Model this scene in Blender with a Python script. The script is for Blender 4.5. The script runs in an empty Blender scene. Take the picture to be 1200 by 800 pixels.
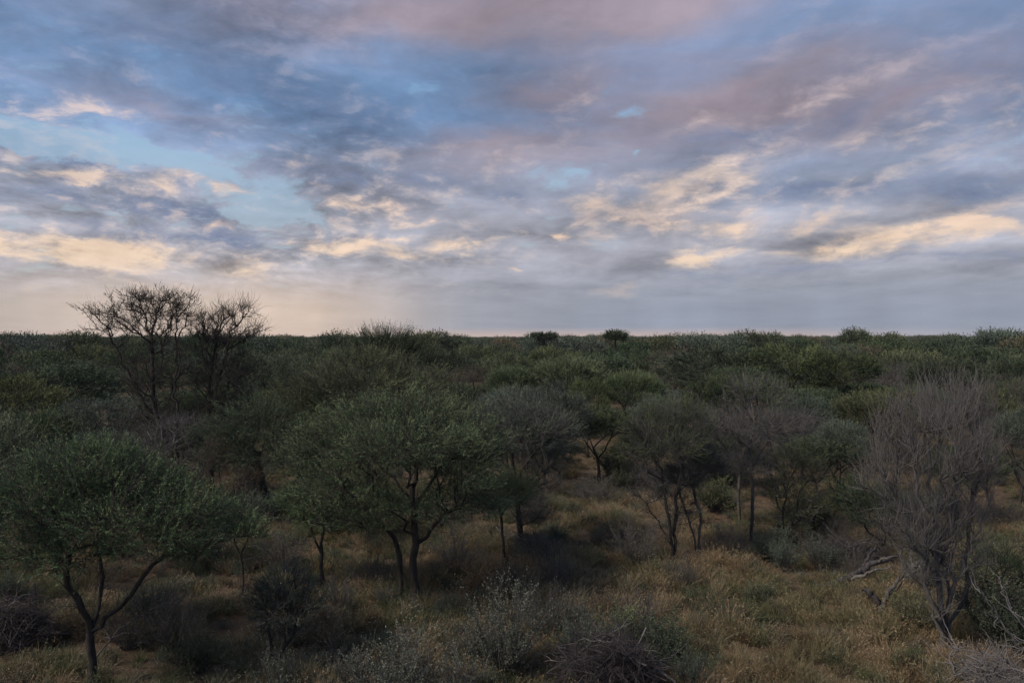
import bpy, bmesh, math, random
import numpy as np
from mathutils import Vector, Matrix

random.seed(7)
RNG = np.random.default_rng(7)
SC = bpy.context.scene
COL = SC.collection

# ---------------------------------------------------------------- camera
CAM_H = 6.5
FOC = 857.0            # focal length in pixels of a 1200 px wide frame
HOR = 397.0            # row of the horizon
cam_data = bpy.data.cameras.new('camera')
cam = bpy.data.objects.new('camera', cam_data)
COL.objects.link(cam)
cam.location = (0, 0, CAM_H)
cam_data.sensor_width = 36.0
cam_data.lens = 36.0 * FOC / 1200.0
cam.rotation_euler = (math.radians(90) - math.atan((400.0 - HOR) / FOC), 0, 0)
cam_data.clip_start = 0.1
cam_data.clip_end = 60000
SC.camera = cam
SC.render.resolution_x, SC.render.resolution_y = 1024, 682
SC.view_settings.view_transform = 'Standard'
SC.view_settings.look = 'None'
SC.view_settings.exposure = 0.0
SC.view_settings.gamma = 1.0
SC.render.engine = 'CYCLES'
cy = SC.cycles
cy.max_bounces = 5
cy.diffuse_bounces = 3
cy.glossy_bounces = 1
cy.transmission_bounces = 3
cy.volume_bounces = 0
cy.transparent_max_bounces = 4
cy.use_denoising = True
cy.denoising_prefilter = 'ACCURATE'


def lin(r, g, b):
    f = lambda c: (c / 255 / 12.92) if c <= 10 else (((c / 255) + 0.055) / 1.055) ** 2.4
    return (f(r), f(g), f(b), 1.0)


# ---------------------------------------------------------------- world: dusk sky with a broken cloud deck
SUN_AZ, SUN_EL = math.radians(-118), math.radians(44)
world = bpy.data.worlds.new('World')
SC.world = world
world.use_nodes = True
world.cycles.sampling_method = 'MANUAL'
world.cycles.sample_map_resolution = 512
NT = world.node_tree
NT.nodes.clear()


class G:
    """a few shorthands for building a node graph"""
    def __init__(s, nt): s.nt = nt

    def put(s, sock, v):
        if isinstance(v, bpy.types.NodeSocket): s.nt.links.new(v, sock)
        elif v is not None: sock.default_value = v

    def node(s, t, **kw):
        n = s.nt.nodes.new(t)
        for k, v in kw.items(): setattr(n, k, v)
        return n

    def m(s, op, a, b=None, c=None, clamp=False):
        n = s.node('ShaderNodeMath', operation=op, use_clamp=clamp)
        for i, v in enumerate((a, b, c)):
            if v is not None: s.put(n.inputs[i], v)
        return n.outputs[0]

    def v(s, op, a, b=None, scale=None):
        n = s.node('ShaderNodeVectorMath', operation=op)
        s.put(n.inputs[0], a)
        if b is not None: s.put(n.inputs[1], b)
        if scale is not None: s.put(n.inputs['Scale'], scale)
        return n.outputs['Value'] if op in ('LENGTH', 'DOT_PRODUCT') else n.outputs[0]

    def mix(s, f, a, b, blend='MIX'):
        n = s.node('ShaderNodeMix', data_type='RGBA', blend_type=blend)
        n.clamp_factor = True
        s.put(n.inputs[0], f); s.put(n.inputs[6], a); s.put(n.inputs[7], b)
        return n.outputs[2]

    def noise(s, vec, scale, detail=4, rough=0.5, dist=0.0, out='Fac', dim='3D'):
        n = s.node('ShaderNodeTexNoise', noise_dimensions=dim)
        s.put(n.inputs['Vector'], vec)
        n.inputs['Scale'].default_value = scale
        n.inputs['Detail'].default_value = detail
        n.inputs['Roughness'].default_value = rough
        n.inputs['Distortion'].default_value = dist
        return n.outputs[out]

    def ramp(s, f, stops, interp='LINEAR'):
        n = s.node('ShaderNodeValToRGB')
        n.color_ramp.interpolation = interp
        els = n.color_ramp.elements
        while len(els) < len(stops): els.new(0.5)
        for e, (p, c) in zip(els, stops):
            e.position = p; e.color = c if len(c) == 4 else (*c, 1)
        s.put(n.inputs[0], f)
        return n.outputs[0]

    def range(s, x, a, b, c=0.0, d=1.0, smooth=True):
        n = s.node('ShaderNodeMapRange', interpolation_type='SMOOTHSTEP' if smooth else 'LINEAR')
        s.put(n.inputs['Value'], x)
        for k, v in (('From Min', a), ('From Max', b), ('To Min', c), ('To Max', d)): n.inputs[k].default_value = v
        return n.outputs[0]

    def mapping(s, vec, loc=(0, 0, 0), rot=(0, 0, 0), sc=(1, 1, 1), kind='POINT'):
        n = s.node('ShaderNodeMapping', vector_type=kind)
        s.put(n.inputs['Vector'], vec)
        n.inputs['Location'].default_value = loc
        n.inputs['Rotation'].default_value = rot
        n.inputs['Scale'].default_value = sc
        return n.outputs[0]

    def comb(s, x, y, z=0.0):
        n = s.node('ShaderNodeCombineXYZ')
        s.put(n.inputs[0], x); s.put(n.inputs[1], y); s.put(n.inputs[2], z)
        return n.outputs[0]

    def blobs(s, vec, items):
        """sum of soft elliptical patches: (bearing, height, half width, half height, tilt, strength)"""
        acc = None
        for (px, py, rx, ry, tilt, amp) in items:
            x, z = (px - 600) / FOC, (HOR - py) / FOC
            az, el = math.atan(x), math.atan(z / math.hypot(1, x))
            mp = s.mapping(vec, (az, el, 0), (0, 0, math.radians(tilt)), (rx / FOC * 1.9, ry / FOC * 1.9, 1), 'TEXTURE')
            gr = s.node('ShaderNodeTexGradient', gradient_type='QUADRATIC_SPHERE')
            s.put(gr.inputs[0], mp)
            acc = s.m('MULTIPLY', gr.outputs['Fac'], amp) if acc is None else s.m('MULTIPLY_ADD', gr.outputs['Fac'], amp, acc)
        return acc


g = G(NT)
tc = g.node('ShaderNodeTexCoord')
D = g.v('NORMALIZE', tc.outputs['Generated'])
sep = g.node('ShaderNodeSeparateXYZ'); g.put(sep.inputs[0], D)
X, Y, Z = sep.outputs
AZ = g.m('ARCTAN2', X, Y)
EL = g.m('ARCSINE', Z)
A0 = g.comb(AZ, EL)
Zc = g.m('MAXIMUM', Z, 0.0)
den = g.m('ADD', Zc, 0.075)
DECK = g.comb(g.m('DIVIDE', X, den), g.m('DIVIDE', Y, den))
# streets of cloud run slantwise across the deck
DK = g.mapping(DECK, (3.1, 1.7, 0), (0, 0, math.radians(-20)), (0.62, 1.15, 1))
w1 = g.noise(DK, 1.3, 4, 0.5, out='Color')
off = g.v('SUBTRACT', w1, (0.5, 0.5, 0.5))
DKw = g.v('ADD', DK, g.v('SCALE', off, scale=0.55))
N1 = g.noise(DKw, 1.25, 9, 0.58)
DKs = g.v('ADD', DKw, (0.10, 0.16, 0))
N1s = g.noise(DKs, 1.25, 9, 0.58)
LIT = g.m('SUBTRACT', N1, N1s)                       # > 0 on the flank turned to the sunset
N2 = g.noise(g.v('ADD', DKw, (7.3, 2.2, 4.0)), 0.55, 6, 0.6)
# ragged outlines for the large patches
AW = g.noise(g.mapping(A0, sc=(7.0, 15.0, 1)), 1.0, 7, 0.60, out='Color')
AWo = g.v('MULTIPLY', g.v('SUBTRACT', AW, (0.5, 0.5, 0.5)), (0.15, 0.075, 0))
A = g.v('ADD', A0, AWo)
# heaped detail of the clouds, sampled twice to find the flanks that face up and to the sunset
SL = (0, 0, math.radians(-9))
FA = g.v('ADD', A0, g.v('SCALE', AWo, scale=0.35))
FINE = g.noise(g.mapping(FA, (0, 0, 0), SL, (14.0, 30.0, 1)), 1.0, 9, 0.62, 0.25)
FINE2 = g.noise(g.mapping(FA, (0.09, -0.26, 0), SL, (14.0, 30.0, 1)), 1.0, 9, 0.62, 0.25)
DKb = g.v('ADD', DECK, g.v('SCALE', off, scale=0.45))
BIG = g.noise(g.mapping(DKb, (5.0, 2.0, 0), (0, 0, math.radians(14)), (1.55, 0.80, 1)), 1.0, 7, 0.55, 0.2)
BIG2 = g.noise(g.mapping(DKb, (5.22, 2.16, 0), (0, 0, math.radians(14)), (1.55, 0.80, 1)), 1.0, 7, 0.55, 0.2)
AMP = g.m('MULTIPLY', g.range(EL, 0.10, 0.34, 1.5, 0.9), g.range(AZ, -0.35, 0.05, 0.95, 0.55))
NZ = g.m('MULTIPLY', g.m('SUBTRACT', FINE, 0.5), AMP)
RIM = g.m('ADD', g.m('MULTIPLY', g.m('MULTIPLY', g.m('SUBTRACT', FINE, FINE2), AMP), 1.0), g.m('MULTIPLY', g.m('SUBTRACT', BIG, BIG2), 1.15))

GAP = g.blobs(A, [
    (20, 146, 90, 18, -6, 2.2), (95, 170, 100, 16, -8, 1.8), (175, 190, 80, 13, -6, 1.4), (305, 226, 60, 30, 10, 1.5), (345, 254, 48, 22, 0, 1.1),
    (240, 183, 45, 8, 0, 0.6), (300, 150, 35, 8, 0, 0.8), (510, 112, 40, 12, -10, 0.6), (560, 90, 90, 18, 8, 0.45),
    (741, 128, 20, 11, 10, 1.0), (747, 174, 12, 8, 0, 0.8), (672, 206, 50, 14, 4, 0.9), (640, 150, 70, 16, 0, 0.45),
    (1190, 165, 26, 22, 20, 1.0), (700, 110, 60, 14, 10, 0.5), (30, 60, 60, 40, 20, 0.35), (880, 150, 90, 9, 8, 0.4),
    (640, 290, 90, 14, 0, 0.35), (640, 255, 30, 10, 0, 0.3)])
WARM = g.blobs(A, [
    (110, 128, 90, 15, -6, 0.7), (85, 205, 95, 9, -2, 1.1), (205, 212, 25, 7, 0, 0.9), (265, 216, 30, 7, 0, 0.9), (60, 283, 100, 16, 2, 1.15), (30, 300, 60, 8, 0, 1.0), (170, 300, 120, 18, 0, 1.1),
    (262, 258, 25, 7, 0, 1.0), (352, 178, 50, 13, -4, 0.75), (365, 205, 40, 8, -5, 0.7), (425, 240, 60, 14, -6, 0.95), (395, 288, 75, 15, 6, 1.15), (510, 285, 90, 13, 0, 0.85), (470, 300, 90, 10, 0, 0.6),
    (500, 262, 70, 10, 0, 0.5), (795, 215, 85, 24, 6, 1.25), (690, 234, 34, 18, 8, 1.1), (822, 300, 36, 10, 4, 2.4), (650, 276, 16, 5, 0, 1.5), (610, 311, 16, 3, 0, 1.2),
    (960, 268, 110, 11, 5, 1.1), (1040, 285, 150, 14, 5, 0.95), (1140, 262, 80, 9, 4, 1.1), (860, 262, 110, 13, 3, 0.8), (760, 250, 110, 14, 2, 0.6),
    (925, 40, 60, 30, 30, 0.8), (1060, 75, 150, 24, 12, 0.7), (1150, 110, 90, 22, 15, 0.55), (1020, 10, 60, 12, 20, 0.5), (830, 143, 70, 16, 8, 0.6), (940, 172, 110, 16, 6, 0.55), (1100, 165, 90, 12, 10, 0.45),
    (730, 344, 40, 9, 0, 0.7), (560, 340, 160, 14, 0, 0.25), (180, 335, 160, 16, 2, 0.45), (690, 100, 40, 14, 20, 0.4), (330, 370, 180, 9, 0, 0.55)])
DARK = g.blobs(A, [
    (110, 236, 150, 18, -3, 1.0), (240, 240, 60, 18, 0, 0.7), (290, 286, 65, 17, 0, 1.0), (190, 272, 130, 12, 0, 0.7), (60, 178, 70, 9, -5, 1.0), (125, 192, 60, 7, -8, 0.8), (75, 209, 20, 4, 0, 0.8),
    (200, 60, 230, 42, -6, 0.75), (240, 150, 120, 22, -10, 0.7), (390, 130, 120, 26, -8, 0.7), (470, 205, 180, 20, 0, 0.7), (560, 250, 110, 12, -4, 0.5), (600, 225, 70, 18, 0, 0.5),
    (960, 225, 220, 20, 4, 1.0), (1130, 225, 120, 18, 6, 0.8), (860, 155, 120, 13, 6, 0.65), (620, 165, 100, 18, 0, 0.6), (700, 60, 140, 26, 12, 0.5), (1010, 130, 190, 14, 12, 0.5),
    (1060, 308, 220, 11, 2, 0.6), (820, 320, 200, 10, 0, 0.35), (440, 340, 150, 13, 0, 0.35), (420, 360, 90, 7, 0, 0.4), (80, 320, 120, 10, 0, 0.3)])
MAUVE = g.blobs(A, [
    (520, 20, 300, 42, 6, 1.2), (760, 30, 180, 50, 14, 0.9), (560, 175, 150, 20, 0, 0.5), (880, 100, 260, 50, 14, 0.9), (1080, 110, 200, 46, 12, 0.8), (640, 110, 90, 20, 10, 0.4),
    (180, 125, 130, 22, -6, 0.6), (500, 250, 160, 24, 0, 0.5), (120, 330, 220, 40, 0, 0.4)])

# clear sky: physical sky seen through the gaps
sky = g.node('ShaderNodeTexSky', sky_type='NISHITA')
sky.sun_disc = False
sky.sun_elevation = SUN_EL
sky.sun_rotation = SUN_AZ
sky.air_density = 1.0
sky.dust_density = 1.5
sky.ozone_density = 2.0
bg_clear = g.node('ShaderNodeBackground')
g.put(bg_clear.inputs[0], sky.outputs[0]); bg_clear.inputs[1].default_value = 0.12

# cloud body
body_hi = g.mix(g.range(g.m('ADD', N2, g.m('MULTIPLY', MAUVE, 0.48)), 0.40, 0.95),
                lin(102, 131, 168), lin(144, 134, 146))
body_lo = lin(156, 157, 168)
body = g.mix(g.range(EL, 0.12, 0.30), body_lo, body_hi)
shade = g.m('ADD', g.m('MULTIPLY', g.m('SUBTRACT', N1, 0.5), -0.7), 1.02)
shade = g.m('ADD', shade, g.m('MULTIPLY', NZ, -0.45))
shade = g.m('ADD', shade, g.m('MULTIPLY', g.m('SUBTRACT', BIG, 0.5), -2.1))
shade = g.m('ADD', shade, g.m('MULTIPLY', RIM, g.m('MULTIPLY', AMP, 1.15)))
shade = g.m('MINIMUM', g.m('MAXIMUM', shade, 0.45), 1.6)
body = g.mix(1.0, body, g.comb(shade, shade, shade), 'MULTIPLY')
dk = g.range(g.m('ADD', g.m('MULTIPLY', DARK, 0.85), g.m('MULTIPLY', NZ, 1.7)), 0.15, 0.85)
dcol = g.mix(g.range(g.m('ADD', NZ, g.m('MULTIPLY', RIM, 0.7)), -0.25, 0.3), lin(92, 108, 140), lin(120, 134, 162))
body = g.mix(g.m('MULTIPLY', dk, 0.72), body, dcol)
# light blue where the deck is thin
thin = g.range(g.m('SUBTRACT', g.m('MULTIPLY', GAP, 0.9), g.m('MULTIPLY', NZ, 3.0)), 0.25, 0.95)
blue = g.ramp(g.m('MULTIPLY', EL, 2.2), [(0.2, lin(186, 196, 204)), (0.5, lin(162, 192, 214)), (0.8, lin(128, 172, 212)), (1.0, lin(110, 150, 196))])
cloud = g.mix(g.m('MULTIPLY', thin, g.range(BIG, 0.35, 0.6, 0.80, 0.55)), body, blue)
# lit flanks and thin warm parts
warm_col = g.ramp(g.m('MULTIPLY', EL, 2.2), [
    (0.0, lin(234, 204, 178)), (0.22, lin(242, 212, 180)), (0.34, lin(236, 206, 182)), (0.48, lin(230, 206, 188)), (0.75, lin(196, 180, 188)), (1.0, lin(176, 168, 186))])
wf = g.range(g.m('ADD', g.m('MULTIPLY', WARM, 0.85), g.m('ADD', g.m('MULTIPLY', NZ, 1.7), g.m('MULTIPLY', RIM, 1.0))), 0.12, 1.2)
wf = g.m('MULTIPLY', wf, g.range(WARM, 0.0, 0.3))
rimw = g.m('MULTIPLY', g.range(RIM, 0.03, 0.30), g.range(EL, 0.07, 0.16, 0.0, 0.42))
rimw = g.m('MULTIPLY', rimw, g.range(EL, 0.20, 0.40, 1.0, 0.35))
wf = g.m('ADD', wf, rimw)
ws = g.m('ADD', 0.98, g.m('ADD', g.m('MULTIPLY', RIM, 0.5), g.m('MULTIPLY', NZ, -0.5)))
warm_col = g.mix(1.0, warm_col, g.comb(ws, ws, ws), 'MULTIPLY')
cloud = g.mix(g.m('MULTIPLY', g.m('MINIMUM', wf, 1.0), 0.76), cloud, warm_col)
# veil of distant rain and haze over the horizon
veil_col = g.mix(g.range(AZ, -0.75, 0.25), lin(186, 174, 166), lin(140, 147, 162))
veil_col = g.mix(g.m('MULTIPLY', g.range(AZ, -0.72, -0.4), g.range(AZ, -0.3, -0.05, 1.0, 0.0)), veil_col, lin(208, 188, 172))
rain = g.noise(g.mapping(A0, sc=(7.0, 1.2, 1)), 1.0, 3, 0.5)
veil_s = g.range(rain, 0.3, 0.7, 0.88, 1.08)
veil_col = g.mix(1.0, veil_col, g.comb(veil_s, veil_s, veil_s), 'MULTIPLY')
glow = g.m('MULTIPLY', g.range(EL, 0.0, 0.018, 1.0, 0.0), g.range(AZ, -0.35, -0.05, 0.45, 1.0))
veil_col = g.mix(g.m('MULTIPLY', glow, g.range(AZ, 0.25, 0.6, 0.75, 0.15)), veil_col, lin(206, 176, 158))
cloud = g.mix(g.range(EL, 0.03, 0.12, 0.90, 0.0), cloud, veil_col)
# below the horizon the world is dim ground light
cloud = g.mix(g.range(Z, -0.02, 0.0), lin(52, 50, 44), cloud)
bg_cloud = g.node('ShaderNodeBackground')
g.put(bg_cloud.inputs[0], cloud); bg_cloud.inputs[1].default_value = 1.13
mixs = g.node('ShaderNodeMixShader')
cover = g.m('SUBTRACT', 1.0, g.m('MULTIPLY', thin, 0.30))
cover = g.m('MAXIMUM', cover, g.range(EL, 0.0, 0.12, 1.0, 0.0))
g.put(mixs.inputs[0], cover)
NT.links.new(bg_clear.outputs[0], mixs.inputs[1]); NT.links.new(bg_cloud.outputs[0], mixs.inputs[2])
wo = g.node('ShaderNodeOutputWorld')
NT.links.new(mixs.outputs[0], wo.inputs['Surface'])

# ---------------------------------------------------------------- sun: soft, raised high behind left to light the sides facing the camera
sd = bpy.data.lights.new('sun', 'SUN')
sd.energy = 3.9
sd.angle = math.radians(14)
sd.color = (1.0, 0.88, 0.74)
sun = bpy.data.objects.new('sun', sd)
COL.objects.link(sun)
sdir = Vector((math.sin(SUN_AZ) * math.cos(SUN_EL), math.cos(SUN_AZ) * math.cos(SUN_EL), math.sin(SUN_EL)))
sun.rotation_euler = sdir.to_track_quat('Z', 'Y').to_euler()


# ================================================================ small helpers
def px(x, y, dep):
    """point seen at column x, row y of the 1200 x 800 frame at depth dep (metres ahead of the camera)"""
    return np.array([(x - 600) / FOC * dep, dep, CAM_H + (HOR - y) / FOC * dep])


def ground_h(x, y):
    x = np.asarray(x, float); y = np.asarray(y, float)
    h = 0.10 * np.sin(x * 0.31 + 1.3) * np.cos(y * 0.27) + 0.05 * np.sin(x * 0.9 + y * 0.7) + 0.03 * np.sin(x * 2.1 - y * 1.7 + 0.4)
    return h * np.clip((260 - np.hypot(x, y)) / 160, 0, 1)


def foot(x, y, dy=0.0):
    """ground point under row y of the frame (dy: rows to add)"""
    dep = CAM_H * FOC / (y + dy - HOR)
    X_ = (x - 600) / FOC * dep
    return np.array([X_, dep, float(ground_h(X_, dep))])


def tag(o, label=None, cat=None, group=None, kind=None):
    if label: o['label'] = label
    if cat: o['category'] = cat
    if group: o['group'] = group
    if kind: o['kind'] = kind
    return o


def empty(name, loc, rz=0.0, sc=1.0):
    o = bpy.data.objects.new(name, None)
    o.location = tuple(float(c) for c in loc); o.rotation_euler = (0, 0, rz)
    o.scale = (sc, sc, sc) if np.isscalar(sc) else sc
    o.empty_display_size = 0.3
    COL.objects.link(o)
    return o


def link(name, me, parent=None, loc=None):
    o = bpy.data.objects.new(name, me)
    COL.objects.link(o)
    if parent is not None: o.parent = parent
    if loc is not None: o.location = tuple(float(c) for c in loc)
    return o


def mesh_from(name, V, F, mat, attr=None, smooth=False):
    """V (n,3) vertices, F (m,k) faces of one size or a list of such arrays, attr: {name: per vertex floats}"""
    me = bpy.data.meshes.new(name)
    Fs = F if isinstance(F, list) else [F]
    Fs = [f for f in Fs if len(f)]
    me.vertices.add(len(V)); me.vertices.foreach_set('co', np.asarray(V, np.float32).ravel())
    nl = sum(f.size for f in Fs); nf = sum(len(f) for f in Fs)
    me.loops.add(nl); me.polygons.add(nf)
    me.loops.foreach_set('vertex_index', np.concatenate([f.ravel() for f in Fs]).astype(np.int32))
    tot = np.concatenate([np.full(len(f), f.shape[1]) for f in Fs])
    me.polygons.foreach_set('loop_start', np.concatenate([[0], np.cumsum(tot)[:-1]]).astype(np.int32))
    if smooth: me.polygons.foreach_set('use_smooth', np.ones(nf, bool))
    for k, a in (attr or {}).items():
        at = me.attributes.new(k, 'FLOAT', 'POINT'); at.data.foreach_set('value', np.asarray(a, np.float32))
    me.update(calc_edges=True)
    me.materials.append(mat)
    return me


def unit(v):
    return v / np.maximum(np.linalg.norm(v, axis=-1, keepdims=True), 1e-9)


# ================================================================ woody skeletons
class Skel:
    """a branching skeleton: nodes with parents, grown towards a cloud of points so that paths stay short and the wood is shared"""
    def __init__(s):
        s.P, s.par, s.L, s.limb = [], [], [], []

    def add(s, p, par, limb=-1):
        s.P.append(np.asarray(p, float)); s.par.append(par)
        s.L.append(0.0 if par < 0 else s.L[par] + float(np.linalg.norm(s.P[-1] - s.P[par])))
        s.limb.append(limb if limb >= 0 or par < 0 else s.limb[par])
        return len(s.P) - 1

    def path(s, pts, par=-1, limb=-1, seg=0.22, wob=0.03, rng=RNG):
        pts = [np.asarray(p, float) for p in pts]
        if par >= 0: pts = [s.P[par]] + pts
        last = par
        if par < 0: last = s.add(pts[0], -1, limb)
        for a, b in zip(pts[:-1], pts[1:]):
            n = max(1, int(np.linalg.norm(b - a) / seg))
            for i in range(1, n + 1):
                last = s.add(a + (b - a) * i / n + rng.normal(0, wob, 3) * (i < n), last, limb)
        return last

    def reach(s, T, bf=0.35, seg=0.22, bend=0.25, wob=0.02, start=0, rng=RNG, up=0.0):
        """connect each target to the best existing node"""
        T = np.asarray(T)
        cap = len(s.P) + len(T) * 14 + 10
        P = np.zeros((cap, 3)); L = np.zeros(cap); n = len(s.P)
        P[:n] = s.P; L[:n] = s.L
        ok0 = start
        root = P[max(start, 0)]
        order = np.argsort(np.linalg.norm(T - root, axis=1) + rng.normal(0, 0.15, len(T)))
        tips = []
        for i in order:
            t = T[i]
            d = P[ok0:n] - t
            dist = np.sqrt((d * d).sum(1))
            # wood that would have to double back downwards costs more
            pen = np.maximum(d[:, 2], 0) * up
            j = int(np.argmin(dist + bf * L[ok0:n] + pen)) + ok0
            a = P[j].copy(); ln = float(np.linalg.norm(t - a))
            pj = s.par[j]
            tan = unit(P[j] - P[pj]) if pj >= 0 else np.array([0, 0, 1.0])
            k = min(max(1, int(ln / seg)), 12)
            last = j
            for q in range(1, k + 1):
                u = q / k
                c = a + tan * ln * bend
                p = (1 - u) ** 2 * a + 2 * u * (1 - u) * (c * 0.6 + (a + t) * 0.2) + u * u * t
                if q < k: p = p + rng.normal(0, wob, 3)
                last = s.add(p, last)
                P[n] = s.P[-1]; L[n] = s.L[-1]; n += 1
            tips.append(last)
        return tips

    def finish(s, r_tip=0.006, r_root=0.12, flare=1.25):
        n = len(s.P)
        s.P = np.array(s.P); s.par = np.array(s.par)
        cnt = np.zeros(n)
        haskid = np.zeros(n, bool); haskid[s.par[s.par >= 0]] = True
        cnt[~haskid] = 1
        for i in range(n - 1, -1, -1):
            if s.par[i] >= 0: cnt[s.par[i]] += cnt[i]
        roots = np.where(s.par < 0)[0]
        e = math.log(max(cnt[roots].max(), 2)) / math.log(r_root / r_tip)
        s.R = r_tip * np.maximum(cnt, 1) ** (1 / e)
        low = (s.P[:, 2] < 0.45) & (s.R > 0.03)
        s.R[low] *= 1 + 0.55 * np.clip((0.45 - s.P[low, 2]) / 0.45, 0, 1.2) ** 1.6
        s.cnt = cnt
        s.haskid = haskid
        return s

    def chains(s):
        """split the skeleton into unbranched runs that follow the thickest child"""
        n = len(s.P)
        main = -np.ones(n, int)
        for i in range(n):
            p = s.par[i]
            if p >= 0 and (main[p] < 0 or s.cnt[i] > s.cnt[main[p]]): main[p] = i
        out = []
        for i in range(n):
            p = s.par[i]
            if p >= 0 and main[p] == i: continue
            ids = [i]
            while main[ids[-1]] >= 0: ids.append(main[ids[-1]])
            out.append((p, ids))
        return out


def tubes(chains_pts):
    """[(points (k,3), radii (k,), sides)] -> V, [quads], grain attribute"""
    Vs, Fs, At, base = [], [], [], 0
    for P, R, k in chains_pts:
        m = len(P)
        if m < 2: continue
        T = np.gradient(P, axis=0); T = unit(T)
        ref = np.array([0.31, 0.17, 0.93]) if abs(T[0] @ np.array([0.31, 0.17, 0.93])) < 0.95 else np.array([1.0, 0, 0])
        Nn = []
        nv = np.cross(T[0], ref); nv /= np.linalg.norm(nv)
        for t in T:
            nv = nv - (nv @ t) * t
            l = np.linalg.norm(nv); nv = nv / l if l > 1e-6 else np.cross(t, ref)
            Nn.append(nv)
        Nn = np.array(Nn); B = np.cross(T, Nn)
        a = np.arange(k) * 2 * math.pi / k
        V = P[:, None, :] + R[:, None, None] * (np.cos(a)[None, :, None] * Nn[:, None, :] + np.sin(a)[None, :, None] * B[:, None, :])
        i = np.arange(m - 1)[:, None] * k; j = np.arange(k)[None, :]; j2 = (j + 1) % k
        F = np.stack([i + j, i + j2, i + k + j2, i + k + j], -1).reshape(-1, 4) + base
        Vs.append(V.reshape(-1, 3)); Fs.append(F); base += m * k
        At.append(np.repeat(R, k))
    if not Vs: return None
    return np.concatenate(Vs), np.concatenate(Fs), np.concatenate(At)


def wood(s, mat, name='trunk', pick=None, rough=0.0, r_min=0.0, rng=RNG):
    """mesh of the runs whose limb id passes pick"""
    runs = []
    for p, ids in s.chains():
        if pick is not None and not pick(s, p, ids): continue
        r = s.R[ids]
        if r.max() < r_min: continue
        if p >= 0:
            P = np.vstack([s.P[p], s.P[ids]]); r = np.concatenate([[min(s.R[p] * 0.9, r[0] * 1.25)], r])
        else: P = s.P[ids]
        if len(P) < 2: continue
        r = r.copy(); r[-1] *= 0.5
        k = 8 if r.max() > 0.05 else (5 if r.max() > 0.02 else 3)
        if rough and k > 5: r = r * (1 + rng.normal(0, rough, len(r)))
        runs.append((P, r, k))
    t = tubes(runs)
    return None if t is None else mesh_from(name, t[0], t[1], mat, {'thick': t[2]}, smooth=True)


def prisms(S, Dv, Ln, r0, segs=2, sag=0.0, kink=0.05, rng=RNG):
    """many thin bare twigs: 3-sided, each a slightly bent run; returns V, F, attr"""
    n = len(S)
    D = unit(Dv)
    ref = rng.normal(0, 1, (n, 3)); Nn = unit(np.cross(D, ref)); B = np.cross(D, Nn)
    pts = [S]
    side = Nn * rng.normal(0, kink, (n, 1)) + B * rng.normal(0, kink, (n, 1))
    for q in range(1, segs + 1):
        u = q / segs
        pts.append(S + D * (Ln * u)[:, None] + side * (Ln * math.sin(u * 3.0))[:, None] + np.array([0, 0, 1.0]) * (sag * Ln * u * u)[:, None])
    pts = np.stack(pts, 1)
    rr = r0[:, None] * np.linspace(1, 0.3, segs + 1)[None, :]
    a = np.arange(3) * 2 * math.pi / 3
    V = pts[:, :, None, :] + rr[:, :, None, None] * (np.cos(a)[None, None, :, None] * Nn[:, None, None, :] + np.sin(a)[None, None, :, None] * B[:, None, None, :])
    base = (np.arange(n) * 3 * (segs + 1))[:, None, None]
    i = (np.arange(segs) * 3)[None, :, None]; j = np.arange(3)[None, None, :]; j2 = (j + 1) % 3
    F = np.stack(np.broadcast_arrays(base + i + j, base + i + j2, base + i + 3 + j2, base + i + 3 + j), -1).reshape(-1, 4)
    return V.reshape(-1, 3), F, np.repeat(r0, 3 * (segs + 1))


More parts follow.
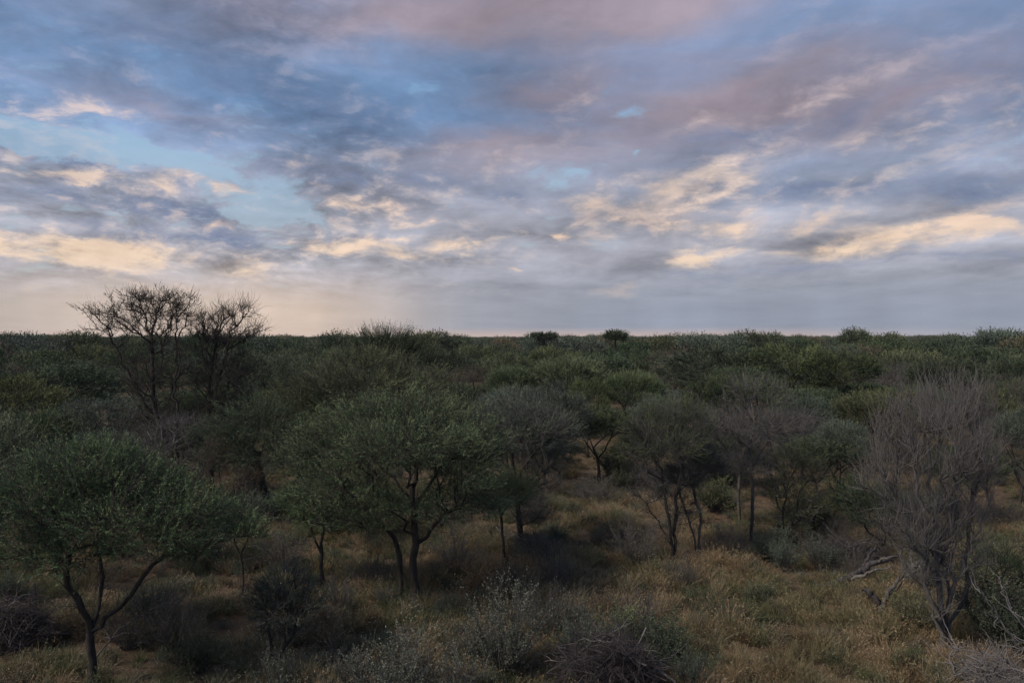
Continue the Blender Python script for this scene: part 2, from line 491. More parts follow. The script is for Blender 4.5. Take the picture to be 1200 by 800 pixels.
def sprays(S, Dv, Ln, n_leaf, leaf_l, leaf_w, tone, rng=RNG, curve=0.18, spread=1.3, stem=True, tipfade=True):
    """leafy shoots: a thin bent stem with small leaves standing off it on all sides; returns V, F, tint"""
    n = len(S)
    D = unit(Dv)
    ref = rng.normal(0, 1, (n, 3)); Nn = unit(np.cross(D, ref)); B = np.cross(D, Nn)
    bendv = unit(rng.normal(0, 1, (n, 3)) + np.array([0, 0, 0.7])) * curve
    t = (np.arange(n_leaf) + 0.6) / n_leaf
    t = np.clip(t[None, :] + rng.normal(0, 0.25 / n_leaf, (n, n_leaf)), 0.03, 1.0)
    C = S[:, None, :] + D[:, None, :] * (Ln[:, None] * t)[..., None] + bendv[:, None, :] * (Ln[:, None] * t * t)[..., None]
    tang = unit(D[:, None, :] + 2 * bendv[:, None, :] * t[..., None])
    ang = rng.uniform(0, 2 * math.pi, (n, n_leaf))
    side = np.cos(ang)[..., None] * Nn[:, None, :] + np.sin(ang)[..., None] * B[:, None, :]
    ld = unit(tang * (1.0 if spread < 1 else 0.6) + side * spread + rng.normal(0, 0.14, (n, n_leaf, 3)))
    wd = unit(np.cross(ld, rng.normal(0, 1, (n, n_leaf, 3))))
    ll = leaf_l * rng.uniform(0.7, 1.25, (n, n_leaf)) * (1.0 - 0.35 * t * tipfade)
    ww = leaf_w * rng.uniform(0.7, 1.25, (n, n_leaf))
    a = C; b = C + ld * (ll * 0.5)[..., None] + wd * (ww * 0.5)[..., None]
    c = C + ld * ll[..., None]; d = C + ld * (ll * 0.5)[..., None] - wd * (ww * 0.5)[..., None]
    V = np.stack([a, b, c, d], 2).reshape(-1, 3)
    F = np.arange(n * n_leaf * 4).reshape(-1, 4)
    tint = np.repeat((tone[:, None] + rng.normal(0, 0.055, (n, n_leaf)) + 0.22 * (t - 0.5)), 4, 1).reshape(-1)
    if stem:
        # flat ribbon stem
        e0 = S; e1 = S + D * (Ln * 0.5)[:, None] + bendv * (Ln * 0.25)[:, None]; e2 = S + D * Ln[:, None] + bendv * Ln[:, None]
        w = Nn * 0.004
        SV = np.stack([e0 - w, e0 + w, e1 + w, e1 - w, e2], 1).reshape(-1, 3)
        b0 = len(V) + np.arange(n) * 5
        F1 = np.stack([b0, b0 + 1, b0 + 2, b0 + 3], 1)
        F2 = np.stack([b0 + 3, b0 + 2, b0 + 4], 1)
        V = np.concatenate([V, SV]); tint = np.concatenate([tint, np.repeat(tone - 0.1, 5)])
        return V, [np.concatenate([F, F1]), F2], tint
    return V, [F], tint


def in_ellipsoid(n, c, r, shell=0.5, rng=RNG, flat=0.0):
    """points in an ellipsoid, pushed towards its skin; flat > 0 keeps the upper part fuller"""
    v = unit(rng.normal(0, 1, (n, 3)))
    if flat:
        low = v[:, 2] < 0
        v[low, 2] *= (1 - flat)
    q = rng.uniform(0, 1, n) ** (1 / (3 + 6 * shell))
    return np.asarray(c) + v * q[:, None] * np.asarray(r)


# ================================================================ materials
def mat_new(name):
    m = bpy.data.materials.new(name); m.use_nodes = True
    m.node_tree.nodes.clear()
    return m, G(m.node_tree)


def leaf_mat(name, dark, mid, light, stem=(0.06, 0.045, 0.035), trans=0.16, rough=0.7, hue_var=0.045, val_var=0.6):
    m, q = mat_new(name)
    at = q.node('ShaderNodeAttribute', attribute_name='tint')
    oi = q.node('ShaderNodeObjectInfo')
    geo = q.node('ShaderNodeNewGeometry')
    pn = q.noise(geo.outputs['Position'], 0.8, 3, 0.6)
    f = q.m('ADD', at.outputs['Fac'], q.m('MULTIPLY', q.m('SUBTRACT', pn, 0.5), 0.7))
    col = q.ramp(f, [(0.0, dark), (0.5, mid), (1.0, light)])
    hs = q.node('ShaderNodeHueSaturation')
    q.put(hs.inputs['Hue'], q.m('ADD', 0.5, q.m('MULTIPLY', q.m('SUBTRACT', oi.outputs['Random'], 0.5), hue_var)))
    r2 = q.m('FRACT', q.m('MULTIPLY', oi.outputs['Random'], 17.3))
    q.put(hs.inputs['Value'], q.m('ADD', 1.6 - val_var * 0.5, q.m('MULTIPLY', r2, val_var)))
    q.put(hs.inputs['Saturation'], q.m('ADD', 0.66, q.m('MULTIPLY', q.m('FRACT', q.m('MULTIPLY', oi.outputs['Random'], 7.7)), 0.3)))
    q.put(hs.inputs['Color'], col)
    c = q.mix(q.m('LESS_THAN', at.outputs['Fac'], -0.5), hs.outputs[0], (*stem, 1))
    df = q.node('ShaderNodeBsdfPrincipled')
    q.put(df.inputs['Base Color'], c); df.inputs['Roughness'].default_value = rough
    df.inputs['Specular IOR Level'].default_value = 0.12
    tr = q.node('ShaderNodeBsdfTranslucent'); q.put(tr.inputs['Color'], c)
    mx = q.node('ShaderNodeMixShader'); mx.inputs[0].default_value = trans
    m.node_tree.links.new(df.outputs[0], mx.inputs[1]); m.node_tree.links.new(tr.outputs[0], mx.inputs[2])
    out = q.node('ShaderNodeOutputMaterial'); m.node_tree.links.new(mx.outputs[0], out.inputs[0])
    return m


def bark_mat(name, c1, c2, thin=None, scale=9.0, bump=0.6):
    m, q = mat_new(name)
    geo = q.node('ShaderNodeNewGeometry')
    tco = q.node('ShaderNodeTexCoord')
    v = q.mapping(tco.outputs['Object'], sc=(1, 1, 0.22))
    n = q.noise(v, scale, 7, 0.65, 0.6)
    n2 = q.noise(tco.outputs['Object'], 1.3, 3, 0.5)
    oi = q.node('ShaderNodeObjectInfo')
    c = q.mix(q.range(n, 0.35, 0.65), (*c1, 1), (*c2, 1))
    c = q.mix(q.m('MULTIPLY', q.range(n2, 0.45, 0.7), 0.4), c, tuple(x * 1.35 for x in c2) + (1,))
    if thin:
        at = q.node('ShaderNodeAttribute', attribute_name='thick')
        c = q.mix(q.range(at.outputs['Fac'], 0.004, 0.03, 1.0, 0.0), c, (*thin, 1))
    s = q.m('ADD', 0.8, q.m('MULTIPLY', oi.outputs['Random'], 0.4))
    c = q.mix(1.0, c, q.comb(s, s, s), 'MULTIPLY')
    b = q.node('ShaderNodeBsdfPrincipled')
    q.put(b.inputs['Base Color'], c); b.inputs['Roughness'].default_value = 0.85
    b.inputs['Specular IOR Level'].default_value = 0.2
    bp = q.node('ShaderNodeBump'); bp.inputs['Strength'].default_value = bump; bp.inputs['Distance'].default_value = 0.02
    q.put(bp.inputs['Height'], n)
    m.node_tree.links.new(bp.outputs[0], b.inputs['Normal'])
    out = q.node('ShaderNodeOutputMaterial'); m.node_tree.links.new(b.outputs[0], out.inputs[0])
    return m


M = {
    'acacia': leaf_mat('acacia_leaf', (0.016, 0.025, 0.015), (0.032, 0.048, 0.025), (0.072, 0.088, 0.038)),
    'fresh': leaf_mat('fresh_green_leaf', (0.028, 0.042, 0.023), (0.057, 0.082, 0.040), (0.118, 0.145, 0.066), val_var=0.2),
    'olive': leaf_mat('olive_leaf', (0.027, 0.033, 0.018), (0.052, 0.062, 0.028), (0.110, 0.120, 0.045)),
    'blue': leaf_mat('grey_green_leaf', (0.026, 0.036, 0.027), (0.047, 0.064, 0.046), (0.090, 0.112, 0.074)),
    'bright': leaf_mat('young_green_leaf', (0.034, 0.052, 0.020), (0.064, 0.090, 0.034), (0.125, 0.150, 0.055)),
    'brown': leaf_mat('russet_leaf', (0.045, 0.036, 0.024), (0.085, 0.065, 0.040), (0.130, 0.105, 0.060)),
    'silver': leaf_mat('silver_leaf', (0.030, 0.036, 0.026), (0.056, 0.063, 0.046), (0.105, 0.110, 0.080), stem=(0.14, 0.13, 0.12), rough=0.5),
    'bark': bark_mat('dark_bark', (0.018, 0.016, 0.015), (0.050, 0.043, 0.038), (0.045, 0.038, 0.034)),
    'grey': bark_mat('weathered_wood', (0.045, 0.039, 0.039), (0.125, 0.118, 0.117), (0.138, 0.130, 0.130)),
    'mauve': bark_mat('dry_twig_bark', (0.046, 0.041, 0.039), (0.110, 0.103, 0.099), (0.086, 0.082, 0.080)),
    'pale': bark_mat('bleached_wood', (0.10, 0.09, 0.085), (0.22, 0.205, 0.195), (0.17, 0.16, 0.155)),
    'brush': bark_mat('dark_brushwood', (0.030, 0.026, 0.028), (0.080, 0.072, 0.076), (0.060, 0.052, 0.056)),
}


# ================================================================ plants
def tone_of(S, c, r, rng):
    """leaf tint with top light painted in: lighter high in a clump, darker low"""
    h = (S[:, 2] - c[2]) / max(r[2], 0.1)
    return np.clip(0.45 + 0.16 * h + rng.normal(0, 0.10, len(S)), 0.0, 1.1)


def foliage(tips, dens, ln, n_leaf, ll, lw, mat, centre, rad, rng, up=0.55, out=1.0, rnd=0.6, curve=0.18, name='crown', jitter=0.12, droop=0.0, spread=0.9):
    T = np.repeat(tips, dens, 0)
    n = len(T)
    S = T + rng.normal(0, jitter, (n, 3)) * np.array([1, 1, 0.7])
    o = (S - centre) / np.array(rad)
    Dv = unit(o) * out + np.array([0, 0, up - droop]) + rng.normal(0, rnd, (n, 3))
    L = ln * rng.uniform(0.55, 1.35, n)
    S = S - unit(Dv) * (L * 0.35)[:, None]
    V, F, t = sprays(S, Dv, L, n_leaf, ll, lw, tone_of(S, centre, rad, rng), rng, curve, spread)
    return mesh_from(name, V, F, mat, {'tint': t})


def build_tree(name, root, stems, clumps, n_tip, leaf='acacia', bark='bark', seed=1, r_root=0.11, r_tip=0.006, dens=9, ln=0.30, n_leaf=9,
               ll=0.045, lw=0.016, bf=0.3, seg=0.22, up=0.55, rnd=0.6, shell=0.5, dead=None, dead_n=0, dead_ln=0.5, flat=0.45, limbs=True,
               bare_frac=0.0, twig_sag=0.0, wob=0.025, jitter=0.13, curve=0.2, spread=0.5, stray=0.0, out=1.0, twig_r=0.006, twig_rnd=0.65, limb_twigs=0.22, twig_up=0.0):
    """root: world or local base point; stems: list of polylines from the base (the first is the trunk);
    clumps: [(centre, radii, weight)] crown masses; returns the Empty with trunk, limbs and crown under it"""
    rng = np.random.default_rng(seed)
    ll, lw, n_leaf = ll * 1.3, lw * 0.58, int(n_leaf * 1.3)
    root = np.asarray(root, float)
    s = Skel()
    starts = []
    first = s.add(root * 0 + np.array([0, 0, -0.12]), -1, 0)
    s.add(np.array([0, 0, 0.04]), 0)
    for k, st in enumerate(stems):
        if k == 0: s.path([np.asarray(p) - root for p in st], 1, 0, seg, wob * 0.6, rng)
        else:
            a = np.asarray(st[0]) - root
            P = np.array(s.P); j = int(np.argmin(((P - a) ** 2).sum(1)))
            if np.linalg.norm(P[j] - a) > 0.45 and a[2] < 0.5:      # a stem with a foot of its own
                j = s.add(a - np.array([0, 0, 0.12]), -1, k)
            s.path([np.asarray(p) - root for p in st[1:]], j, k, seg, wob, rng)
    W = np.abs(np.array([c[2] for c in clumps], float)); W /= W.sum()
    bareclump = [c[2] < 0 for c in clumps]
    cen = [np.asarray(c[0], float) - root for c in clumps]; rad = [np.asarray(c[1], float) for c in clumps]
    all_t, all_s, info = [], [], []
    for c, r, w in zip(cen, rad, W):
        n = max(4, int(n_tip * w))
        t = in_ellipsoid(n, c, r, shell, rng, flat)
        all_t.append(t); info.append(n)
    T = np.concatenate(all_t)
    T = T[T[:, 2] > 0.25]
    s.reach(T, bf, seg, 0.2, wob * 1.3, 2, rng, up=0.5)
    s.finish(r_tip, r_root * 0.8)
    e = empty(name, root)
    bm = M[bark]
    r_cut = r_root * 0.30
    if limbs:
        # the thickest side runs become limbs of their own
        big = sorted([(s.R[ids[0]], k) for k, (p, ids) in enumerate(s.chains()) if p >= 0 and s.R[ids[0]] > r_cut], reverse=True)[:7]
        ch = s.chains()
        bigset = {k for _, k in big}
        own = {}
        for k in bigset:
            for i in ch[k][1]: own[i] = k
        for i in range(len(s.P)):                       # twigs belong to the limb that carries them
            if i not in own and s.par[i] >= 0 and s.par[i] in own: own[i] = own[s.par[i]]
        me = wood(s, bm, 'trunk', lambda s_, p, ids: ids[0] not in own, 0.06, rng=rng)
        if me: link('trunk', me, e)
        for k in bigset:
            me = wood(s, bm, 'limb', lambda s_, p, ids, k=k: own.get(ids[0]) == k, 0.05, rng=rng)
            if me: link('limb', me, e)
    else:
        me = wood(s, bm, 'trunk', None, 0.05, rng=rng)
        if me: link('trunk', me, e)
    tipmask = ~s.haskid
    near_tip = tipmask | ((s.cnt <= 3) & (rng.uniform(0, 1, len(s.P)) < 0.35))
    tips = s.P[near_tip]
    tips = tips[tips[:, 2] > 0.3]
    if bare_frac: tips = tips[rng.uniform(0, 1, len(tips)) > bare_frac]
    if leaf:
        # every spray takes its bearing from the clump it grows in
        C = np.array(cen); R = np.array(rad)
        d = (((tips[:, None, :] - C[None]) / R[None]) ** 2).sum(2)
        k = d.argmin(1)
        parts = []
        for c in range(len(C)):
            sel = tips[k == c]
            if not len(sel) or bareclump[c]: continue
            n = len(sel) * dens
            Tt = np.repeat(sel, dens, 0)
            S = Tt + rng.normal(0, jitter, (n, 3)) * np.array([1, 1, 0.7])
            o = unit((S - C[c]) / R[c]) * out
            tree_o = unit((S - C.mean(0)) * np.array([1, 1, 0.5])) * 0.5
            Dv = o * 0.8 + tree_o + np.array([0, 0, up]) + np.repeat(rng.normal(0, rnd * 0.7, (len(sel), 3)), dens, 0) + rng.normal(0, rnd * 0.42, (n, 3))
            L = ln * rng.uniform(0.5, 1.4, n)
            if stray: L = L * np.where(rng.uniform(0, 1, n) < stray, 1.8, 1.0)
            S = S - unit(Dv) * (L * 0.3)[:, None]
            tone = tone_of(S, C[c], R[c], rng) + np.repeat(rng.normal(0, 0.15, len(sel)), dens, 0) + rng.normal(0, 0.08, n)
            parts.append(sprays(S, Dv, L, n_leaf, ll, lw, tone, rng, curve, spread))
        off = 0; Vs, Q, T3, At = [], [], [], []
        for V, F, t in parts:
            Vs.append(V); At.append(t); Q.append(F[0] + off)
            if len(F) > 1: T3.append(F[1] + off)
            off += len(V)
        me = mesh_from('crown', np.concatenate(Vs), [np.concatenate(Q)] + ([np.concatenate(T3)] if T3 else []), M[leaf], {'tint': np.concatenate(At)})
        tag(link('crown', me, e), kind='stuff')
    if dead_n:
        src = np.where(s.cnt <= 6)[0]
        src = rng.choice(src, dead_n)
        lowp = np.where((s.P[:, 2] > 0.7) & (s.cnt > 3))[0]
        kk = rng.uniform(0, 1, dead_n) < limb_twigs
        if len(lowp): src[kk] = rng.choice(lowp, kk.sum())
        S = s.P[src] + rng.normal(0, 0.03, (dead_n, 3))
        S = S[S[:, 2] > 0.2]
        cm = np.array(cen).mean(0)
        pd = unit(s.P[src][:len(S)] - s.P[np.maximum(s.par[src], 0)][:len(S)])
        Dv = pd * 0.5 + rng.normal(0, twig_rnd, S.shape) + np.array([0, 0, 0.35 + twig_sag + twig_up]) + unit(S - cm) * 0.3
        L = dead_ln * rng.uniform(0.4, 1.4, len(S))
        V, F, a = prisms(S, Dv, L, np.full(len(S), twig_r) * rng.uniform(0.6, 1.5, len(S)), 3, twig_sag, 0.11, rng)
        me = mesh_from('twigs', V, F, M[dead or bark], {'thick': a})
        tag(link('twigs', me, e), kind='stuff')
    return e


def copy_thing(src, loc, rz, sc, label=None, group=None, name=None):
    r = src.copy(); COL.objects.link(r)
    r.location = tuple(float(c) for c in loc); r.rotation_euler = (0, 0, rz)
    r.scale = (sc, sc, sc) if np.isscalar(sc) else sc
    for k, v in (('label', label), ('group', group)):
        if v: r[k] = v
        elif k in r: del r[k]
    for ch in src.children:
        c = ch.copy(); COL.objects.link(c); c.parent = r
    return r


# ================================================================ the ground: one sheet out to the horizon
def make_ground():
    m, q = mat_new('veld_soil')
    geo = q.node('ShaderNodeNewGeometry')
    P = geo.outputs['Position']
    a = q.noise(P, 0.35, 6, 0.6); b = q.noise(P, 3.0, 8, 0.7); c = q.noise(P, 22.0, 4, 0.7)
    col = q.mix(q.range(b, 0.35, 0.65), (0.055, 0.038, 0.026, 1), (0.110, 0.080, 0.054, 1))
    col = q.mix(q.range(a, 0.42, 0.62), col, (0.085, 0.056, 0.038, 1))
    col = q.mix(q.m('MULTIPLY', q.range(c, 0.52, 0.68), 0.6), col, (0.19, 0.15, 0.10, 1))
    d = q.v('LENGTH', P)
    col = q.mix(q.range(d, 60, 160), col, (0.040, 0.046, 0.024, 1))      # low cover of the far plain
    bs = q.node('ShaderNodeBsdfPrincipled'); q.put(bs.inputs['Base Color'], col); bs.inputs['Roughness'].default_value = 0.95
    bs.inputs['Specular IOR Level'].default_value = 0.1
    bp = q.node('ShaderNodeBump'); bp.inputs['Strength'].default_value = 0.7; bp.inputs['Distance'].default_value = 0.05
    q.put(bp.inputs['Height'], q.m('ADD', b, q.m('MULTIPLY', c, 0.4)))
    m.node_tree.links.new(bp.outputs[0], bs.inputs['Normal'])
    o = q.node('ShaderNodeOutputMaterial'); m.node_tree.links.new(bs.outputs[0], o.inputs[0])
    # rings of growing size round the viewpoint
    rr = np.concatenate([[0.01], np.arange(1, 80, 0.5), np.geomspace(80, 30000, 50)])
    na = 360
    an = np.arange(na) * 2 * math.pi / na
    Xg = rr[:, None] * np.cos(an); Yg = rr[:, None] * np.sin(an)
    V = np.stack([Xg, Yg, ground_h(Xg, Yg)], -1).reshape(-1, 3)
    i = np.arange(len(rr) - 1)[:, None] * na; j = np.arange(na)[None]; j2 = (j + 1) % na
    F = np.stack(np.broadcast_arrays(i + j, i + na + j, i + na + j2, i + j2), -1).reshape(-1, 4)
    me = mesh_from('ground', V, F, m, smooth=True)
    tag(link('ground', me), 'reddish brown sandy soil of the thornbush plain running flat to the horizon', kind='structure')


make_ground()


# ================================================================ grass
def grass_mat(name, lo, mid, hi, green, gmix):
    m, q = mat_new(name)
    at = q.node('ShaderNodeAttribute', attribute_name='tint')
    oi = q.node('ShaderNodeObjectInfo')
    geo = q.node('ShaderNodeNewGeometry')
    pat = q.noise(geo.outputs['Position'], 0.28, 4, 0.6)
    pat2 = q.noise(q.v('ADD', geo.outputs['Position'], (31, 7, 0)), 0.75, 4, 0.6)
    f = q.m('ADD', at.outputs['Fac'], q.m('MULTIPLY', q.m('SUBTRACT', oi.outputs['Random'], 0.5), 0.5))
    f = q.m('ADD', f, q.m('MULTIPLY', q.m('SUBTRACT', pat2, 0.5), 1.1))
    c = q.ramp(f, [(0.0, lo), (0.5, mid), (1.0, hi)])
    gsel = q.m('MULTIPLY', q.range(q.m('ADD', pat, q.m('MULTIPLY', q.m('SUBTRACT', oi.outputs['Random'], 0.5), 0.12)), 0.46, 0.60), gmix)
    c = q.mix(gsel, c, (*green, 1))
    b = q.node('ShaderNodeBsdfPrincipled'); q.put(b.inputs['Base Color'], c); b.inputs['Roughness'].default_value = 0.6
    b.inputs['Specular IOR Level'].default_value = 0.25
    t = q.node('ShaderNodeBsdfTranslucent'); q.put(t.inputs['Color'], c)
    mx = q.node('ShaderNodeMixShader'); mx.inputs[0].default_value = 0.3
    m.node_tree.links.new(b.outputs[0], mx.inputs[1]); m.node_tree.links.new(t.outputs[0], mx.inputs[2])
    o = q.node('ShaderNodeOutputMaterial'); m.node_tree.links.new(mx.outputs[0], o.inputs[0])
    return m


GM = grass_mat('dry_grass', (0.080, 0.052, 0.030), (0.215, 0.148, 0.086), (0.390, 0.305, 0.190), (0.110, 0.112, 0.055), 0.65)
GM2 = grass_mat('green_grass', (0.055, 0.058, 0.028), (0.120, 0.120, 0.060), (0.230, 0.210, 0.115), (0.075, 0.100, 0.045), 0.7)
GM3 = grass_mat('pale_grass', (0.12, 0.10, 0.07), (0.24, 0.20, 0.14), (0.36, 0.31, 0.23), (0.14, 0.15, 0.09), 0.6)


def blade_mesh(name, n, h, spread, w, bend, mat, seed, head=False, rbase=0.10):
    rng = np.random.default_rng(seed)
    an = rng.uniform(0, 2 * math.pi, n); r0 = rng.uniform(0, rbase, n)
    S = np.stack([np.cos(an) * r0, np.sin(an) * r0, np.full(n, -0.03)], 1)
    a2 = an + rng.normal(0, 0.7, n); tilt = np.abs(rng.normal(0, spread, n))
    D = np.stack([np.cos(a2) * np.sin(tilt), np.sin(a2) * np.sin(tilt), np.cos(tilt)], 1)
    L = h * rng.uniform(0.45, 1.2, n)
    bd = np.stack([np.cos(a2), np.sin(a2), np.full(n, -0.5)], 1) * (rng.uniform(0.2, 1.0, n) * bend)[:, None]
    Wd = unit(np.cross(D, rng.normal(0, 1, (n, 3)))) * w
    pts = []
    for u, ww in ((0, 1.0), (0.4, 0.9), (0.75, 0.65)):
        c = S + D * (L * u)[:, None] + bd * (L * u * u)[:, None]
        pts += [c - Wd * ww * 0.5, c + Wd * ww * 0.5]
    pts.append(S + D * L[:, None] + bd * L[:, None])
    V = np.stack(pts, 1).reshape(-1, 3)
    b = np.arange(n)[:, None] * 7
    Q = np.concatenate([b + np.array([0, 1, 3, 2]), b + np.array([2, 3, 5, 4])])
    T = b + np.array([4, 5, 6])
    tint = (np.repeat(rng.normal(0.45, 0.16, n), 7).reshape(n, 7) + np.array([-0.25, -0.25, 0, 0, 0.1, 0.1, 0.2])).reshape(-1)
    if head:                                            # feathery seed heads on the taller stalks
        k = rng.choice(n, n // 3, replace=False)
        C = (S + D * L[:, None] + bd * L[:, None])[k]
        dd = unit(D[k] + 2 * bd[k] * 0.5)
        reps = 5
        C = np.repeat(C, reps, 0) - np.repeat(dd, reps, 0) * rng.uniform(0, 0.10, (len(k) * reps, 1))
        d2 = unit(np.repeat(dd, reps, 0) + rng.normal(0, 0.5, C.shape)); wd = unit(np.cross(d2, rng.normal(0, 1, C.shape)))
        HV = np.stack([C, C + d2 * 0.02 + wd * 0.006, C + d2 * 0.045, C + d2 * 0.02 - wd * 0.006], 1).reshape(-1, 3)
        hq = np.arange(len(C) * 4).reshape(-1, 4) + len(V)
        V = np.concatenate([V, HV]); Q = np.concatenate([Q, hq]); tint = np.concatenate([tint, np.full(len(HV), 0.85)])
    return mesh_from(name, V, [Q, T], mat, {'tint': tint})


def gn_scatter(name, pts, rot, scl, idx, coll, mat=None):
    """one mesh of points that carries real plants picked from a collection"""
    me = bpy.data.meshes.new(name)
    me.vertices.add(len(pts)); me.vertices.foreach_set('co', pts.astype(np.float32).ravel())
    for k, v, t in (('rz', rot, 'FLOAT'), ('scl', scl, 'FLOAT')):
        at = me.attributes.new(k, t, 'POINT'); at.data.foreach_set('value', v.astype(np.float32))
    at = me.attributes.new('pick', 'INT', 'POINT'); at.data.foreach_set('value', idx.astype(np.int32))
    o = link(name, me)
    ng = bpy.data.node_groups.new(name, 'GeometryNodeTree')
    ng.interface.new_socket('Geometry', in_out='INPUT', socket_type='NodeSocketGeometry')
    ng.interface.new_socket('Geometry', in_out='OUTPUT', socket_type='NodeSocketGeometry')
    N = ng.nodes; Lk = ng.links
    gi, go = N.new('NodeGroupInput'), N.new('NodeGroupOutput')
    ci = N.new('GeometryNodeCollectionInfo'); ci.inputs['Collection'].default_value = coll
    ci.inputs['Separate Children'].default_value = True; ci.inputs['Reset Children'].default_value = True
    ip = N.new('GeometryNodeInstanceOnPoints')
    mp = N.new('GeometryNodeMeshToPoints')
    def att(n, dt):
        a = N.new('GeometryNodeInputNamedAttribute'); a.data_type = dt; a.inputs['Name'].default_value = n
        return a.outputs['Attribute']
    Lk.new(gi.outputs[0], mp.inputs[0]); Lk.new(mp.outputs[0], ip.inputs['Points']); Lk.new(ci.outputs[0], ip.inputs['Instance'])
    ip.inputs['Pick Instance'].default_value = True
    Lk.new(att('pick', 'INT'), ip.inputs['Instance Index'])
    cx = N.new('ShaderNodeCombineXYZ'); Lk.new(att('rz', 'FLOAT'), cx.inputs[2]); Lk.new(cx.outputs[0], ip.inputs['Rotation'])
    Lk.new(att('scl', 'FLOAT'), ip.inputs['Scale'])
    Lk.new(ip.outputs[0], go.inputs[0])
    md = o.modifiers.new('scatter', 'NODES'); md.node_group = ng
    return o


def src_collection(name, meshes):
    c = bpy.data.collections.new(name)
    for i, me in enumerate(meshes):
        o = bpy.data.objects.new(f'{name}_{i:02d}', me); c.objects.link(o)
    return c


def vnoise(x, y, f, seed=0):
    """smooth value noise for scattering"""
    r = np.random.default_rng(seed); Gd = r.uniform(0, 1, (256, 256))
    u = (x * f) % 256; v = (y * f) % 256
    i, j = np.floor(u).astype(int) % 256, np.floor(v).astype(int) % 256
    fu, fv = u - np.floor(u), v - np.floor(v)
    fu, fv = fu * fu * (3 - 2 * fu), fv * fv * (3 - 2 * fv)
    i2, j2 = (i + 1) % 256, (j + 1) % 256
    return (Gd[i, j] * (1 - fu) + Gd[i2, j] * fu) * (1 - fv) + (Gd[i, j2] * (1 - fu) + Gd[i2, j2] * fu) * fv


def sector(n, r0, r1, half, rng, power=1.0):
    """random ground points in the view's wedge"""
    r = np.sqrt(rng.uniform(r0 * r0, r1 * r1, n)) if power == 1 else r0 * (r1 / r0) ** rng.uniform(0, 1, n)
    a = rng.uniform(-half, half, n)
    x, y = r * np.sin(a), r * np.cos(a)
    return x, y


def make_grass():
    rng = np.random.default_rng(21)
    dry = [blade_mesh('dry_tuft', 90, 0.52, 0.42, 0.0075, 0.45, GM, 1, True), blade_mesh('dry_tuft', 80, 0.42, 0.55, 0.0075, 0.6, GM, 2, True),
           blade_mesh('dry_tuft', 110, 0.34, 0.60, 0.007, 0.8, GM, 3), blade_mesh('dry_tuft', 70, 0.62, 0.35, 0.0075, 0.5, GM, 4, True)]
    grn = [blade_mesh('green_tuft', 90, 0.40, 0.55, 0.009, 0.6, GM2, 5), blade_mesh('green_tuft', 80, 0.30, 0.65, 0.010, 0.7, GM2, 6), blade_mesh('green_tuft', 70, 0.48, 0.45, 0.009, 0.5, GM2, 7)]
    pal = [blade_mesh('pale_tuft', 60, 0.5, 0.4, 0.007, 0.5, GM3, 8, True), blade_mesh('pale_tuft', 60, 0.36, 0.6, 0.007, 0.7, GM3, 9, True)]
    forb = []
    for sd_ in (31, 32, 33):
        r = np.random.default_rng(sd_)
        n = 70
        S = np.stack([r.normal(0, 0.13, n), r.normal(0, 0.13, n), r.uniform(0.0, 0.12, n)], 1)
        Dv = np.stack([r.normal(0, 0.5, n), r.normal(0, 0.5, n), np.full(n, 1.0)], 1)
        V, F, t = sprays(S, Dv, 0.28 * r.uniform(0.5, 1.4, n), 9, 0.035, 0.014, r.uniform(0.1, 0.7, n), r, 0.2)
        forb.append(mesh_from('forb', V, F, M[('olive', 'blue', 'brown')[sd_ - 31]], {'tint': t}))
    coll = src_collection('veld_plants', dry + grn + pal + forb)
    X1, Y1 = sector(15000, 10.5, 32, 0.72, rng); X2, Y2 = sector(15000, 30, 62, 0.70, rng); X3, Y3 = sector(4000, 6, 13, 0.9, rng)
    X_, Y_ = np.concatenate([X1, X2, X3]), np.concatenate([Y1, Y2, Y3])
    dn = vnoise(X_, Y_, 0.8, 3) * 0.6 + vnoise(X_, Y_, 2.2, 4) * 0.4
    keep = rng.uniform(0, 1, len(X_)) < np.clip((dn - 0.22) * 2.6, 0.10, 1)
    X_, Y_, dn = X_[keep], Y_[keep], dn[keep]
    n = len(X_)
    gsel = vnoise(X_, Y_, 0.35, 5) * 0.65 + vnoise(X_, Y_, 1.1, 6) * 0.35
    u = rng.uniform(0, 1, n)
    idx = rng.integers(0, 4, n)
    k = gsel + (u - 0.5) * 0.35 > 0.57; idx[k] = rng.integers(4, 7, k.sum())
    k = rng.uniform(0, 1, n) < 0.10 + 0.25 * (vnoise(X_, Y_, 0.5, 8) > 0.62); idx[k] = rng.integers(7, 9, k.sum())
    k = rng.uniform(0, 1, n) < 0.10 + 0.3 * (vnoise(X_, Y_, 0.4, 9) > 0.60); idx[k] = rng.integers(9, 12, k.sum())
    sc = (0.50 + 0.62 * dn) * rng.uniform(0.75, 1.25, n)
    o = gn_scatter('grass', np.stack([X_, Y_, ground_h(X_, Y_)], 1), rng.uniform(0, 6.28, n), sc, idx, coll)
    tag(o, 'dry ochre and green grass with low herbs between the thorn trees', 'grass', kind='stuff')


make_grass()


# ================================================================ the trees one can tell apart
def cl(x, y, rx, ry, dep, dd=0.0, rd=None, w=None):
    k = dep / FOC
    return (px(x, y, dep + dd), (rx * k, (rx * k * 0.9 if rd is None else rd), ry * k), (rx * ry if w is None else w))


def st(dep, *pts):
    """a stem as (column, row[, depth offset]) points at about one depth"""
    return [px(p[0], p[1], dep + (p[2] if len(p) > 2 else 0.0)) for p in pts]


ACA, NAMES = 'acacia_tree', []


